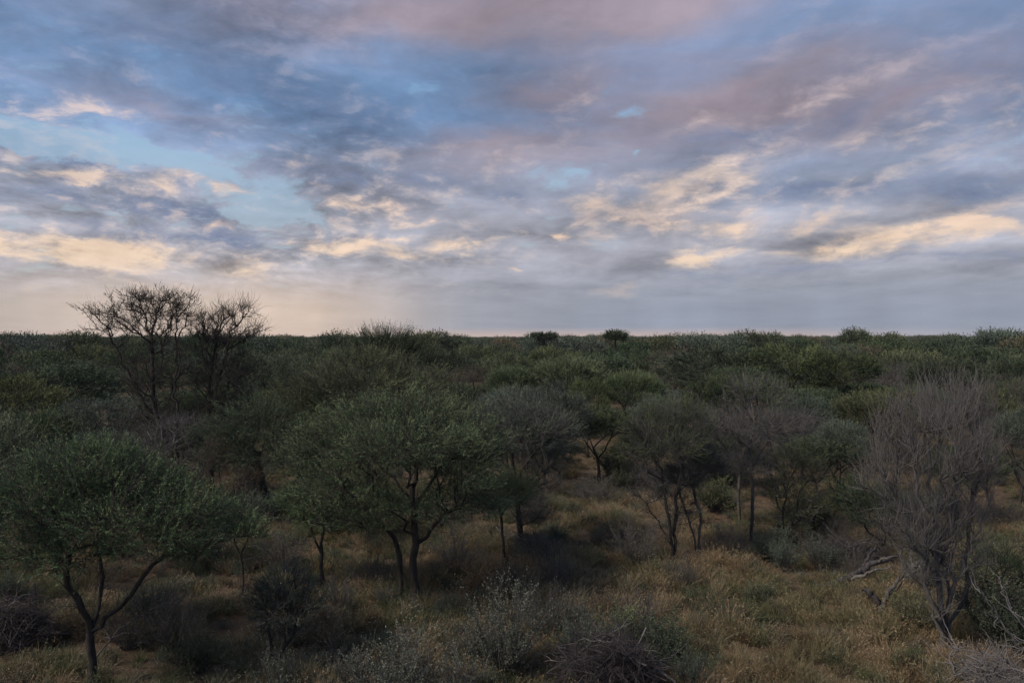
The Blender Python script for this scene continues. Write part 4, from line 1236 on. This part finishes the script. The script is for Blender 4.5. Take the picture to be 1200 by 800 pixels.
for (x_, top_, w_, dep_, kind_, lab_) in MIDS:
    Xm = (x_ - 600) / FOC * dep_
    hm = CAM_H - (top_ + 2 - HOR) / FOC * dep_
    wm = w_ / FOC * dep_ * 1.05
    stand(kind_, dep_ > 60, Xm, dep_, hm, wm, lab_, None, rngM)
    PLACED.append((Xm, dep_, wm * 0.5))
for (x_, y_, r_) in ((109, 808, 2.3), (-62, 770, 2.0), (486, 708, 2.4), (594, 664, 1), (430, 600, 2.5), (458, 530, 2.5), (222, 596, 2.5), (246, 592, 2), (612, 650, 1.5), (302, 616, 2), (376, 692, 1.2),
                     (789, 663, 1.5), (880, 640, 1.6), (918, 634, 1), (1106, 768, 2.2)):
    f_ = foot(x_, y_); PLACED.append((f_[0], f_[1], r_))

GROUPS = {
    'acacia': ('dark green acacia crowns crowding the plain', 'one of many alike dark green acacias crowding the middle plain'),
    'olive': ('olive acacia crowns crowding the plain', 'one of many alike olive acacias crowding the middle plain'),
    'blue': ('grey-green crowns crowding the plain', 'one of many alike grey-green domed trees crowding the middle plain'),
    'brown': ('russet crowns scattered over the plain', 'one of several alike russet half-bare trees scattered over the middle plain'),
    'bare': ('leafless trees scattered over the plain', 'one of several alike leafless grey trees scattered over the middle plain'),
}


def open_ground(x, y):
    """True where the photograph shows grass instead of trees"""
    if y < 22: return True
    colx = 600 + x / y * FOC; row = HOR + CAM_H * FOC / y
    if colx > 1200: return row > 600
    if colx < 0: return row > 640
    if 250 < colx < 640: return row > 555
    if colx <= 250: return row > 600
    if colx < 1000: return row > 540
    return row > 565


cand = []
rngF = np.random.default_rng(78)
xs, ys = sector(14000, 22, 150, 0.78, rngF)
ordr = np.argsort(np.hypot(xs, ys))
for x_, y_ in zip(xs[ordr], ys[ordr]):
    if len(cand) >= 225: break
    if open_ground(x_, y_): continue
    r_ = (1.5 + 2.7 * rngF.uniform(0, 1) ** 1.4) * (1 + 0.003 * y_)
    if any((x_ - a) ** 2 + (y_ - b) ** 2 < (0.98 * (r_ + c)) ** 2 for a, b, c in PLACED): continue
    PLACED.append((x_, y_, r_))
    cand.append((x_, y_, r_))
FAR0 = max(math.hypot(c[0], c[1]) for c in cand)
for (x_, y_, r_) in cand:
    u_ = rngF.uniform()
    kind_ = 'flat' if u_ < 0.10 else 'acacia' if u_ < 0.54 else 'olive' if u_ < 0.72 else 'blue' if u_ < 0.82 else 'brown' if u_ < 0.94 else 'bare'
    h_ = min(2.9 + 0.75 * r_ + rngF.uniform(-0.6, 0.6), 6.3)
    row_ = HOR + (CAM_H - h_) / y_ * FOC; cx_ = 600 + x_ / y_ * FOC
    for (mx_, mt_, mw_, md_, mk_, ml_) in MIDS:          # keep the crowns one can tell apart in view
        if y_ < md_ and abs(mx_ - cx_) < 0.46 * (mw_ + 2 * r_ / y_ * FOC) and row_ < mt_ + 0.42 * mw_ * min(1, 60 / md_):
            row_ = mt_ + 0.42 * mw_ * min(1, 60 / md_)
    h_ = CAM_H - (row_ - HOR) / FOC * y_
    if h_ < 2.4: continue
    gname, glab = GROUPS['acacia' if kind_ == 'flat' else kind_]
    stand(kind_, math.hypot(x_, y_) > 58, x_, y_, h_, 2.35 * r_, glab, gname, rngF)


# the woodland beyond, too many and too small to tell apart
def far_wood():
    rng = np.random.default_rng(79)
    meshes = []
    for i, lf in enumerate(('acacia', 'olive', 'acacia', 'blue', 'acacia', 'brown')):
        for sd_ in range(1 if lf == 'brown' else 2):
            r = np.random.default_rng(200 + i * 3 + sd_)
            cs = [((0, 0, 3.3), (2.7, 2.7, 1.5))] + [((r.normal(0, 1.3), r.normal(0, 1.3), r.uniform(3.2, 4.4)), (1.2, 1.2, 0.7)) for _ in range(4)]
            Vs, Fs, As, off = [], [], [], 0
            for c, rad in cs:
                T = in_ellipsoid(260, c, rad, 1.5, r, 0.6)
                Dv = unit((T - np.array(c))) + np.array([0, 0, 0.7]) + r.normal(0, 0.4, T.shape)
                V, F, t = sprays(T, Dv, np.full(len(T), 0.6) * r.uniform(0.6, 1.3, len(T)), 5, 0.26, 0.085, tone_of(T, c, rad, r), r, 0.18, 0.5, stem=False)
                Vs.append(V); Fs.append(F[0] + off); As.append(t); off += len(V)
            V, F, a = prisms(np.array([[0.0, 0, -0.1]] * 4), np.array([[.5, .1, 1], [-.4, .4, 1], [0, -.5, 1], [.05, .1, 1]]), np.full(4, 3.2), np.full(4, 0.10), 3)
            Vs.append(V); Fs.append(F + off); As.append(np.full(len(V), -1.0))
            meshes.append(mesh_from('far_crown', np.concatenate(Vs), np.concatenate(Fs), M[lf], {'tint': np.concatenate(As)}))
    coll = src_collection('far_wood_trees', meshes)
    P_ = []
    for r0, r1, sp in ((FAR0 - 1, 240, 7.6), (240, 600, 9.0), (600, 1400, 12.0), (1400, 4200, 24.0)):
        n = int(0.78 * (r1 * r1 - r0 * r0) / (sp * sp))
        x, y = sector(n, r0, r1, 0.78, rng)
        P_.append((x, y))
    x = np.concatenate([p[0] for p in P_]); y = np.concatenate([p[1] for p in P_])
    n = len(x)
    d = np.hypot(x, y)
    sc = (0.70 + 0.68 * rng.uniform(0, 1, n) ** 0.8) * np.where((rng.uniform(0, 1, n) < 0.03) & (d > 260), 1.2, 1.0) * (1 + 0.10 * (vnoise(x, y, 0.012, 12) - 0.3))
    sc *= 1.0 + 0.22 * np.clip((d - 300) / 900, 0, 1)
    o = gn_scatter('distant_woodland', np.stack([x, y, ground_h(x, y) - 0.05], 1), rng.uniform(0, 6.28, n), sc, rng.integers(0, len(meshes), n), coll)
    tag(o, 'endless low thornbush woodland fading towards the flat horizon', 'woodland', kind='stuff')


far_wood()


# ================================================================ shrubs, brushwood and fallen timber
def shrub_mesh_pair(seed, leaf, n_stem, h, w, n_leaf, ll, lw, side=3, bark='brush', up=1.0, curve=0.22, sd=0.5, leafy=1.0):
    """many rising stems from one foot, each with side shoots set with leaves: (stems mesh, foliage mesh)"""
    rng = np.random.default_rng(seed)
    a = rng.uniform(0, 2 * math.pi, n_stem); til = np.abs(rng.normal(0, 1, n_stem)) * 0.5
    til = np.minimum(til, 1.2) * w / h
    D = np.stack([np.cos(a) * til, np.sin(a) * til, np.full(n_stem, up)], 1)
    S = np.stack([np.cos(a), np.sin(a), np.zeros(n_stem)], 1) * rng.uniform(0, 0.12, (n_stem, 1)) * w
    S[:, 2] = -0.03
    L = h * rng.uniform(0.5, 1.15, n_stem) / np.sqrt(1 + 0.3 * til * til)
    Vp, Fp, ap = prisms(S, D, L, np.full(n_stem, 0.009 * h), 4, 0.0, 0.06, rng)
    Du = unit(D)
    k = n_stem * side
    u = rng.uniform(0.25, 1.0, k)
    i = np.repeat(np.arange(n_stem), side)
    B = S[i] + Du[i] * (L[i] * u)[:, None]
    Dd = Du[i] * 0.9 + rng.normal(0, 1, (k, 3)) * sd + np.array([0, 0, 0.25])
    Ls = h * 0.32 * rng.uniform(0.5, 1.3, k)
    V2, F2, a2 = prisms(B, Dd, Ls, np.full(k, 0.004), 2, 0.0, 0.05, rng)
    stems = mesh_from('stems', np.concatenate([Vp, V2]), np.concatenate([Fp, F2 + len(Vp)]), M[bark], {'thick': np.concatenate([ap, a2])})
    fol = None
    if leaf:
        S3 = np.concatenate([B, S + Du * (L * 0.55)[:, None], B + unit(Dd) * (Ls * 0.3)[:, None]])
        D3 = np.concatenate([Dd, Du, Dd + rng.normal(0, 0.5, Dd.shape)]); L3 = np.concatenate([Ls * 1.05, L * 0.47, Ls * 0.7])
        if leafy < 1:
            kk = rng.uniform(0, 1, len(S3)) < leafy; S3, D3, L3 = S3[kk], D3[kk], L3[kk]
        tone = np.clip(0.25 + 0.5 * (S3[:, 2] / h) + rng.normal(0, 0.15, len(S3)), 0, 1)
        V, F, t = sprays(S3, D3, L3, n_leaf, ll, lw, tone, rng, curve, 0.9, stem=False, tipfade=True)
        fol = mesh_from('foliage', V, F, M[leaf], {'tint': t})
    return stems, fol


def shrub(name, pair, loc, rz, sc, label, group=None, cat='shrub'):
    e = empty(name, loc, rz, sc)
    link('stems', pair[0], e)
    if pair[1]: tag(link('foliage', pair[1], e), kind='stuff')
    return tag(e, label, cat, group)


SILV = [shrub_mesh_pair(301, 'silver', 46, 1.35, 1.5, 12, 0.045, 0.020, 7, 'mauve', sd=0.40), shrub_mesh_pair(302, 'silver', 38, 1.1, 1.5, 12, 0.042, 0.019, 7, 'mauve', sd=0.42),
        shrub_mesh_pair(303, 'silver', 26, 1.0, 1.1, 11, 0.040, 0.018, 6, 'mauve', leafy=0.7)]
GRN = [shrub_mesh_pair(311, 'olive', 40, 0.9, 1.3, 11, 0.042, 0.020, 8, sd=0.6), shrub_mesh_pair(312, 'acacia', 44, 1.0, 1.5, 11, 0.042, 0.020, 8, sd=0.6),
       shrub_mesh_pair(313, 'blue', 40, 1.1, 1.2, 11, 0.040, 0.017, 8, sd=0.5)]
TWG = [shrub_mesh_pair(321, None, 44, 1.1, 1.4, 8, 0.03, 0.015, 7, 'mauve', sd=0.55), shrub_mesh_pair(322, 'brown', 50, 1.0, 1.3, 7, 0.03, 0.015, 10, 'mauve', sd=0.55, leafy=0.25)]


def on(x, y, dz=0.0):
    f = foot(x, y); return (f[0], f[1], f[2] + dz)


for (x_, y_, pr_, sc_, lab_) in [
    (590, 792, SILV[0], (1.05, 1.05, 1.18), 'tallest silvery upright shrub, in the foreground beside the brushwood heap'),
    (548, 776, SILV[1], 0.8, 'silvery shrub at the left foot of the tallest silvery one'),
    (470, 822, SILV[1], (1.3, 1.2, 1.05), 'broad silvery shrub spreading along the bottom edge below the twin trunks'),
    (415, 815, SILV[2], 0.9, 'thin silvery shrub at the bottom edge left of the broad silvery one'),
    (535, 826, SILV[2], 0.95, 'thin silvery shrub at the bottom edge right of the broad silvery one'),
    (325, 822, SILV[2], 0.95, 'silvery shrub at the bottom edge below the blue-grey bushy tree'),
    (672, 752, SILV[2], (1.1, 1.1, 1.0), 'olive-silver shrub growing out of the back of the brushwood heap'),
    (690, 802, SILV[1], 0.62, 'small silvery shrub in front of the brushwood heap'),
    (768, 776, GRN[1], (1.25, 1.2, 1.0), 'dark green bush on the right shoulder of the brushwood heap'),
    (728, 766, GRN[0], 1.05, 'olive bush behind the brushwood heap'),
    (812, 805, GRN[2], 0.62, 'small grey-green bush right of the brushwood heap, near the bottom edge'),
    (722, 560, GRN[1], (1.9, 1.7, 1.5), 'round dark green bush at the far side of the clearing'),
    (890, 707, GRN[0], (0.8, 0.8, 0.55), 'low round green bush alone in the open grass left of the log'),
    (962, 668, GRN[2], 0.85, 'grey-green bush behind the left end of the log'),
    (800, 690, TWG[0], 0.85, 'dark bare bush around the feet of the thin stems in the clearing'),
    (742, 660, TWG[1], (1.3, 1.2, 1.25), 'pale wispy bare bush left of the thin brownish-green tree'),
    (705, 645, TWG[0], 0.85, 'wispy dry bush in the middle of the grass clearing'),
    (640, 668, TWG[1], 1.0, 'grey dry bush under the weeping tree'),
    (655, 700, TWG[0], 1.05, 'dark dry bush between the weeping tree and the brushwood heap'),
    (600, 700, TWG[1], 0.9, 'reddish dry bush left below the weeping tree'),
    (850, 655, TWG[1], 1.0, 'grey dry bush at the foot of the half dead tree'),
    (905, 655, GRN[2], 0.9, 'grey-green bush between the half dead tree and the small olive tree'),
    (955, 618, GRN[0], (1.5, 1.4, 1.5), 'large olive bush right of the small olive tree'),
    (1005, 600, GRN[1], (1.8, 1.7, 1.6), 'large dark bush left behind the big grey tree'),
    (200, 760, TWG[1], 1.1, 'dry bush with grey stems right of the forked lower left tree'),
    (180, 735, GRN[2], 0.95, 'blue-grey bush below the right limb of the forked lower left tree'),
    (225, 790, GRN[0], 0.8, 'dark olive bush near the bottom, left of the blue-grey bushy tree'),
    (1060, 790, GRN[0], 0.6, 'small green bush left of the foot of the big grey tree'),
    (1072, 742, GRN[0], 0.9, 'green bush beside the broken stump'),
    (1085, 700, GRN[2], 0.9, 'grey-green bush under the low limbs of the big grey tree'),
    (1180, 770, GRN[1], (1.5, 1.4, 1.6), 'dark green bush behind the fallen dead branches at the right edge'),
    (400, 720, TWG[0], 0.8, 'dark dry bush beneath the central acacia, left of its trunks'),
    (255, 660, TWG[0], 1.0, 'dark dry bush left of the thin crooked sapling'),
    (330, 668, TWG[1], (1.5, 1.3, 1.1), 'grey dry bush between the thin sapling and the small several-stemmed acacia'),
    (440, 690, TWG[0], (1.3, 1.2, 0.9), 'dark dry bush at the left foot of the twin trunks'),
    (535, 672, TWG[1], (1.5, 1.4, 1.0), 'brownish dry bush right of the twin trunks'),
    (690, 775, GRN[2], (1.3, 1.1, 0.8), 'grey-green bush growing through the middle of the brushwood heap'),
    (745, 745, TWG[0], (1.5, 1.2, 0.95), 'dark bare bush behind the right half of the brushwood heap'),
    (640, 745, TWG[0], (1.2, 1.1, 1.1), 'dark bare bush behind the left half of the brushwood heap'),
    (775, 585, TWG[0], (1.8, 1.6, 1.2), 'dark bare bush behind the thin brownish-green tree'),
    (835, 600, GRN[0], (1.6, 1.4, 1.3), 'olive bush left behind the half dead tree'),
    (700, 590, TWG[1], (1.7, 1.5, 1.1), 'wispy grey bush in front of the round dark green bush'),
    (850, 570, GRN[1], (2.0, 1.6, 1.5), 'large dark bush behind the half dead tree'),
    (130, 650, GRN[0], 0.9, 'olive bush in the shade behind the forked lower left tree')]:
    shrub('silver_shrub' if pr_ in SILV else 'green_bush' if pr_ in GRN else 'dry_bush', pr_, on(x_, y_), (x_ * 1.7) % 6.28, sc_, lab_)

rngS = np.random.default_rng(88)
SG = {'g': ('low green bushes in the grass', 'one of many alike low green bushes scattered through the grass'),
      't': ('leafless dry bushes in the grass', 'one of many alike dry twiggy bushes scattered through the grass'),
      's': ('silvery seedlings in the grass', 'one of several alike small silvery shrubs scattered through the grass')}
xs, ys = sector(1000, 15, 58, 0.70, rngS)
cnt_ = 0
for x_, y_ in zip(xs, ys):
    cx_ = 600 + x_ / y_ * FOC
    thick = vnoise(np.array([x_]), np.array([y_]), 0.16, 41)[0]
    p_ = 0.15 + 0.8 * (thick > 0.48)
    if open_ground(x_, y_) and 620 < cx_ < 1060 and y_ < 30: p_ *= 0.55
    if cx_ < 640 and y_ > 19: p_ = p_ * 1.5 + 0.1
    if rngS.uniform() > p_: continue
    if (abs(cx_ - 325) < 75 and y_ < 18) or (abs(cx_ - 440) < 70 and y_ < 17) or (abs(cx_ - 1000) < 60 and y_ < 19): continue
    if cnt_ >= 290: break
    u_ = rngS.uniform(); k_ = 'g' if u_ < 0.50 else 't' if u_ < 0.85 else 's'
    pr_ = {'g': GRN, 't': TWG, 's': SILV}[k_]; pr_ = pr_[int(rngS.integers(0, len(pr_)))]
    s_ = rngS.uniform(0.4, 0.95) * (1.0 if y_ < 24 else 1.6)
    if k_ == 's': s_ *= 0.6
    shrub({'g': 'green_bush', 't': 'dry_bush', 's': 'silver_shrub'}[k_], pr_, (x_, y_, float(ground_h(x_, y_))), rngS.uniform(0, 6.28), (s_, s_, s_ * rngS.uniform(0.7, 1.1)), SG[k_][1], SG[k_][0])
    cnt_ += 1


# ---------------------------------------------------------------- heaps of cut and fallen brushwood
def brush_heap(base, w, d, h, n, seed, label, mat='brush', pale=10):
    rng = np.random.default_rng(seed)
    loc = on(*base)
    e = empty('brushwood_heap', loc)
    runs, tw = [], []
    for i in range(n):
        a = rng.uniform(0, 2 * math.pi); r = math.sqrt(rng.uniform(0, 1)) * 0.6
        c = np.array([math.cos(a) * r * w, math.sin(a) * r * d, 0.0])
        top = h * (1 - r * r) * rng.uniform(0.25, 1.0)
        c[2] = top
        dr = unit(np.array([rng.normal(), rng.normal(), rng.normal() * 0.45]))
        L = rng.uniform(0.3, 1.4) * min(w, 1.6)
        k = 7
        P = c + dr * np.linspace(-0.5, 0.5, k)[:, None] * L + np.cumsum(rng.normal(0, 0.045 * L, (k, 3)), 0)
        P[:, 2] += -0.25 * (np.linspace(-1, 1, k) ** 2) * L * 0.3
        P[:, 2] = np.maximum(P[:, 2], 0.01 + rng.uniform(0, 0.03))
        R = np.linspace(1, 0.35, k) * rng.uniform(0.005, 0.020)
        runs.append((P, R, 4))
        for q in range(1, k):
            for _ in range(3):
                tw.append((P[q], unit(P[q] - P[q - 1]) * 0.6 + rng.normal(0, 0.8, 3) + np.array([0, 0, 0.45])))
    V, F, A_ = tubes(runs)
    link('branches', mesh_from('branches', V, F, M[mat], {'thick': A_}), e)
    S = np.array([t[0] for t in tw]); Dv = np.array([t[1] for t in tw])
    V, F, A_ = prisms(S, Dv, 0.42 * rng.uniform(0.3, 1.3, len(S)), np.full(len(S), 0.0045), 3, 0.0, 0.08, rng)
    tag(link('twigs', mesh_from('twigs', V, F, M[mat], {'thick': A_}), e), kind='stuff')
    for i in range(pale):
        a = rng.uniform(0, 2 * math.pi); r = rng.uniform(0.1, 0.75)
        c = np.array([math.cos(a) * r * w, math.sin(a) * r * d * 0.7, h * (1 - r * r) * 0.9 + 0.05])
        dr = unit(np.array([rng.normal(), rng.normal() * 0.5, rng.normal() * 0.3])); L = rng.uniform(0.5, 1.1); k = 8
        P = c + dr * np.linspace(-0.5, 0.5, k)[:, None] * L + np.cumsum(rng.normal(0, 0.03 * L, (k, 3)), 0); P[:, 2] = np.maximum(P[:, 2], 0.03)
        runs = [(P, np.linspace(0.016, 0.005, k), 5)]
        for q in range(2, k, 2):
            d2 = unit(unit(P[q] - P[q - 1]) + rng.normal(0, 0.5, 3)); kk = 5
            runs.append((P[q] + d2 * np.linspace(0, 0.45, kk)[:, None] * L + np.cumsum(rng.normal(0, 0.015, (kk, 3)), 0), np.linspace(0.009, 0.003, kk), 4))
        V, F, A_ = tubes(runs)
        link('pale_branch', mesh_from('pale_branch', V, F, M['pale' if i % 3 == 0 else 'grey'], {'thick': A_}, smooth=True), e)
    return tag(e, label, 'brushwood')


brush_heap((712, 800), 1.25, 0.9, 0.95, 190, 401, 'large dark heap of dead brushwood with pale bent branches, front centre', pale=14)
brush_heap((15, 765), 1.05, 0.8, 0.85, 140, 402, 'dark tangle of brushwood left of the forked tree at the left edge', pale=6)
brush_heap((992, 655), 1.7, 0.7, 0.55, 130, 403, 'long low dark line of brushwood lying behind the fallen log', pale=4)
brush_heap((622, 655), 0.8, 0.6, 0.6, 70, 404, 'small tangle of dead wood at the foot of the weeping tree', 'mauve', pale=5)
brush_heap((560, 640), 1.3, 0.6, 0.25, 40, 405, 'thin scatter of fallen sticks in the shade behind the twin trunks', 'mauve', pale=4)
brush_heap((1165, 812), 0.9, 0.6, 0.5, 60, 406, 'low heap of grey sticks at the lower right corner', 'grey', pale=8)


# ---------------------------------------------------------------- the fallen log, the broken stump and loose dead limbs
def timber(name, loc, parts, label, cat):
    """parts: [(part name, material, [(points, radii)])] in world coordinates"""
    loc = np.asarray(loc, float)
    e = empty(name, loc)
    rng = np.random.default_rng(int(abs(loc[0]) * 100) + 5)
    for pn, mt, runs in parts:
        tb = []
        for pts, rad in runs:
            pts = np.asarray(pts, float); n = len(pts)
            t = np.linspace(0, n - 1, (n - 1) * 5 + 1)
            P = np.stack([np.interp(t, np.arange(n), pts[:, c]) for c in range(3)], 1)
            for _ in range(2): P[1:-1] = (P[:-2] + 2 * P[1:-1] + P[2:]) / 4
            P[1:] += rng.normal(0, 0.02, P[1:].shape) * min(1.0, max(rad) / 0.05 + 0.3)
            R = np.interp(t, np.arange(len(rad)) * (n - 1) / (len(rad) - 1), rad) * rng.uniform(0.88, 1.12, len(t))
            tb.append((P - loc, R, 9 if max(rad) > 0.04 else 5))
        V, F, A_ = tubes(tb)
        link(pn, mesh_from(pn, V, F, M[mt], {'thick': A_}, smooth=True), e)
    return tag(e, label, cat)


d_ = 19.0
lg = foot(970, 691)
timber('fallen_log', lg, [
    ('trunk', 'brush', [([lg + [-0.25, 0, 0.03], lg + [0.05, 0, 0.08], px(990, 680, d_), px(1008, 672, d_ + 0.2), px(1022, 660, d_ + 0.2), px(1044, 655, d_ + 0.4)], [0.09, 0.11, 0.10, 0.085, 0.07, 0.04])]),
    ('branch', 'brush', [([px(1006, 672, d_ + 0.1), px(1014, 661, d_ + 0.4), px(1018, 650, d_ + 0.5), px(1029, 641, d_ + 0.9)], [0.06, 0.045, 0.04, 0.02])]),
    ('branch', 'mauve', [([px(1026, 660, d_ + 0.3), px(1040, 652, d_), px(1052, 653, d_ + 0.2), px(1058, 645, d_), px(1072, 640, d_ - 0.1)], [0.04, 0.035, 0.03, 0.02, 0.008])]),
    ('branch', 'mauve', [([px(998, 679, d_ - 0.2), px(1012, 674, d_ - 0.3), px(1024, 668, d_ - 0.6), px(1046, 664, d_ - 0.5)], [0.045, 0.04, 0.03, 0.012])])],
    'dark fallen log lying in the grass, pointing at the big grey tree', 'log')
sg = foot(1032, 724); d_ = sg[1]
timber('broken_stump', sg, [
    ('trunk', 'brush', [([sg - [0, 0, 0.05], px(1031, 714, d_), px(1027, 702, d_), px(1018, 694, d_ + 0.1), px(1012, 691, d_ + 0.1)], [0.12, 0.10, 0.075, 0.06, 0.03])]),
    ('branch', 'mauve', [([px(1031, 716, d_), px(1038, 704, d_ - 0.1), px(1043, 692, d_ - 0.2), px(1056, 679, d_ - 0.2)], [0.08, 0.06, 0.045, 0.03])]),
    ('splinter', 'grey', [([px(1040, 700, d_ - 0.12), px(1046, 691, d_ - 0.2), px(1052, 679, d_ - 0.2)], [0.02, 0.025, 0.006])]),
    ('splinter', 'grey', [([px(1044, 697, d_ - 0.1), px(1054, 688, d_ - 0.1), px(1061, 676, d_ - 0.1)], [0.015, 0.02, 0.005])])],
    'broken forked stump with splintered wood, right of the log in the grass', 'stump')


def dead_limb(base, tip_list, label, mat='grey', r=0.035, seed=1):
    rng = np.random.default_rng(seed)
    b = foot(*base); d0 = b[1]
    runs = []
    for pts in tip_list:
        P = [px(p[0], p[1], d0 + (p[2] if len(p) > 2 else 0)) for p in pts]
        runs.append((P, np.linspace(r, 0.006, len(P)).tolist()))
        for k in range(1, len(P)):
            for _ in range(3):
                q = P[k] * 0.6 + P[k - 1] * 0.4 + rng.normal(0, 0.03, 3)
                dr = unit(unit(P[k] - P[k - 1]) + rng.normal(0, 0.65, 3)) * rng.uniform(0.25, 0.7)
                runs.append(([P[k - 1] * 0.4 + P[k] * 0.6, P[k - 1] * 0.4 + P[k] * 0.6 + dr * 0.5 + rng.normal(0, 0.03, 3), P[k - 1] * 0.4 + P[k] * 0.6 + dr], [0.010, 0.007, 0.003]))
    return timber('fallen_branch', b, [('limb', mat, runs[:1]), ('twigs', mat, runs[1:])] if len(runs) > 1 else [('limb', mat, runs)], label, 'dead branch')


dead_limb((1215, 800), [[(1215, 790), (1185, 742), (1160, 712), (1150, 690)], [(1215, 785), (1200, 735), (1180, 705), (1172, 680)], [(1210, 792), (1170, 770), (1140, 762), (1110, 760)]],
          'pale forked dead branch reaching in from the right edge', 'grey', 0.03, 501)
dead_limb((1128, 808), [[(1128, 800), (1150, 785, 0.2), (1178, 772, 0.3), (1205, 768, 0.3)], [(1120, 790), (1112, 770, 0.5), (1128, 752, 0.7)]],
          'grey dead branch on the ground at the foot of the big grey tree', 'grey', 0.022, 502)
dead_limb((965, 620), [[(965, 616), (935, 610, 0.1), (905, 604, 0.1), (885, 606, 0.2)]], 'thin dark fallen branch lying behind the small olive tree', 'brush', 0.04, 503)
dead_limb((758, 802), [[(792, 800, -0.1), (770, 782, 0.0), (748, 776, 0.1), (722, 768, 0.2)], [(770, 783), (752, 790), (738, 800)]],
          'pale curved dead branch lying in front of the brushwood heap', 'pale', 0.028, 504)
dead_limb((165, 800), [[(112, 770, 0), (140, 735, 0.3), (175, 715, 0.6), (215, 700, 0.9)]], 'thin bare fallen branch leaning beside the forked lower left tree', 'brush', 0.016, 505)
dead_limb((1040, 716), [[(1054, 681, -0.2), (1062, 668, -0.3), (1074, 660, -0.3), (1088, 644, -0.4)], [(1058, 676, -0.2), (1070, 672, 0.0), (1082, 662, 0.0)]],
          'pale splintered branch leaning from the broken stump towards the big grey tree', 'grey', 0.025, 507)
dead_limb((1035, 640), [[(1098, 655), (1066, 628), (1040, 612), (1012, 610)], [(1072, 632), (1050, 620), (1030, 622)], [(1096, 648), (1075, 610), (1058, 600)]],
          'pale dead branches stretched left from the stems of the big grey tree', 'grey', 0.022, 506)


# ================================================================ the evening air: one even box of haze round everything
def make_haze():
    m = bpy.data.materials.new('evening_haze'); m.use_nodes = True
    nt = m.node_tree; nt.nodes.clear()
    v = nt.nodes.new('ShaderNodeVolumePrincipled')
    v.inputs['Color'].default_value = (0.80, 0.86, 1.0, 1)
    v.inputs['Density'].default_value = 0.00010
    o = nt.nodes.new('ShaderNodeOutputMaterial'); nt.links.new(v.outputs[0], o.inputs['Volume'])
    R_, z0, z1 = 31000.0, -2.0, 12.0
    V = [(x, y, z) for z in (z0, z1) for x, y in ((-R_, -R_), (R_, -R_), (R_, R_), (-R_, R_))]
    F = np.array([[0, 3, 2, 1], [4, 5, 6, 7], [0, 1, 5, 4], [1, 2, 6, 5], [2, 3, 7, 6], [3, 0, 4, 7]])
    me = mesh_from('haze', V, F, m)
    tag(link('haze', me), 'thin evening haze over the plain', kind='stuff')


make_haze()


# ================================================================ which is which among the many alike
MARKS = [('the forked lower left tree', 109, 13.6), ('the thin crooked sapling', 284, 18), ('the blue-grey bushy tree', 318, 14.5), ('the small several-stemmed acacia', 376, 18.8),
         ('the twin trunks', 484, 18), ('the leaning dark trunk', 305, 25.5), ('the tall umbrella tree', 205, 28), ('the leafless skyline tree', 250, 28.6), ('the weeping tree', 612, 22), ('the thin brownish-green tree', 789, 21),
         ('the half dead tree', 880, 23), ('the small olive leafy tree', 918, 23.6), ('the big leafless grey tree', 1106, 15), ('the fallen log', 1000, 19.5), ('the broken stump', 1032, 17),
         ('the large brushwood heap', 712, 14), ('the olive domed acacia', 430, 27.5), ('the spiky skyline acacia', 458, 42), ('the small bright crown', 598, 47), ('the bright knobbly acacia', 742, 41),
         ('the lone emergent acacia', 722, 92), ('the flat-topped emergent acacia', 639, 110), ('the widest dark acacia', 848, 52), ('the yellow-olive crown', 1022, 34), ('the rounded right skyline crown', 1086, 105),
         ('the round dark acacia', 302, 48), ('the wide dark left acacia', 62, 43), ('the left edge treeline acacia', 18, 62), ('the dark right edge acacia', 1190, 55), ('the grey-green right edge crown', 1195, 28)]
KINDW = {'dark green acacia crowns crowding the plain': 'dark green acacia', 'olive acacia crowns crowding the plain': 'olive acacia', 'grey-green crowns crowding the plain': 'grey-green domed tree',
         'russet crowns scattered over the plain': 'russet half-bare tree', 'leafless trees scattered over the plain': 'leafless grey tree', 'low green bushes in the grass': 'low green bush',
         'leafless dry bushes in the grass': 'dry twiggy bush', 'silvery seedlings in the grass': 'small silvery shrub'}
ORD = 'first second third fourth fifth sixth seventh eighth ninth tenth eleventh twelfth thirteenth fourteenth fifteenth sixteenth seventeenth eighteenth nineteenth twentieth'.split()
ORD += ['twenty-' + w for w in ORD[:9]]
bins = {}
for o in list(COL.objects):
    if o.parent is None and o.get('group') in KINDW:
        x_, y_ = o.location.x, o.location.y
        cx_ = 600 + x_ / y_ * FOC
        mk = min(MARKS, key=lambda m: abs(m[1] - cx_) / 45 + abs(math.log(m[2] / y_)) * 6)
        if abs(mk[1] - cx_) < 28: rel = 'straight behind ' if y_ > mk[2] else 'straight in front of '
        else: rel = 'left of ' if cx_ < mk[1] else 'right of '
        bins.setdefault((o['group'], rel, mk[0]), []).append((math.hypot(x_, y_), o))
for (gp, rel, mk), lst in bins.items():
    lst.sort(key=lambda t: t[0])
    for i, (_, o) in enumerate(lst):
        if len(lst) == 1: o['label'] = f'the only {KINDW[gp]} standing {rel}{mk}'
        else: o['label'] = f'{ORD[min(i, len(ORD) - 1)]} {KINDW[gp]} {rel}{mk}, by distance'
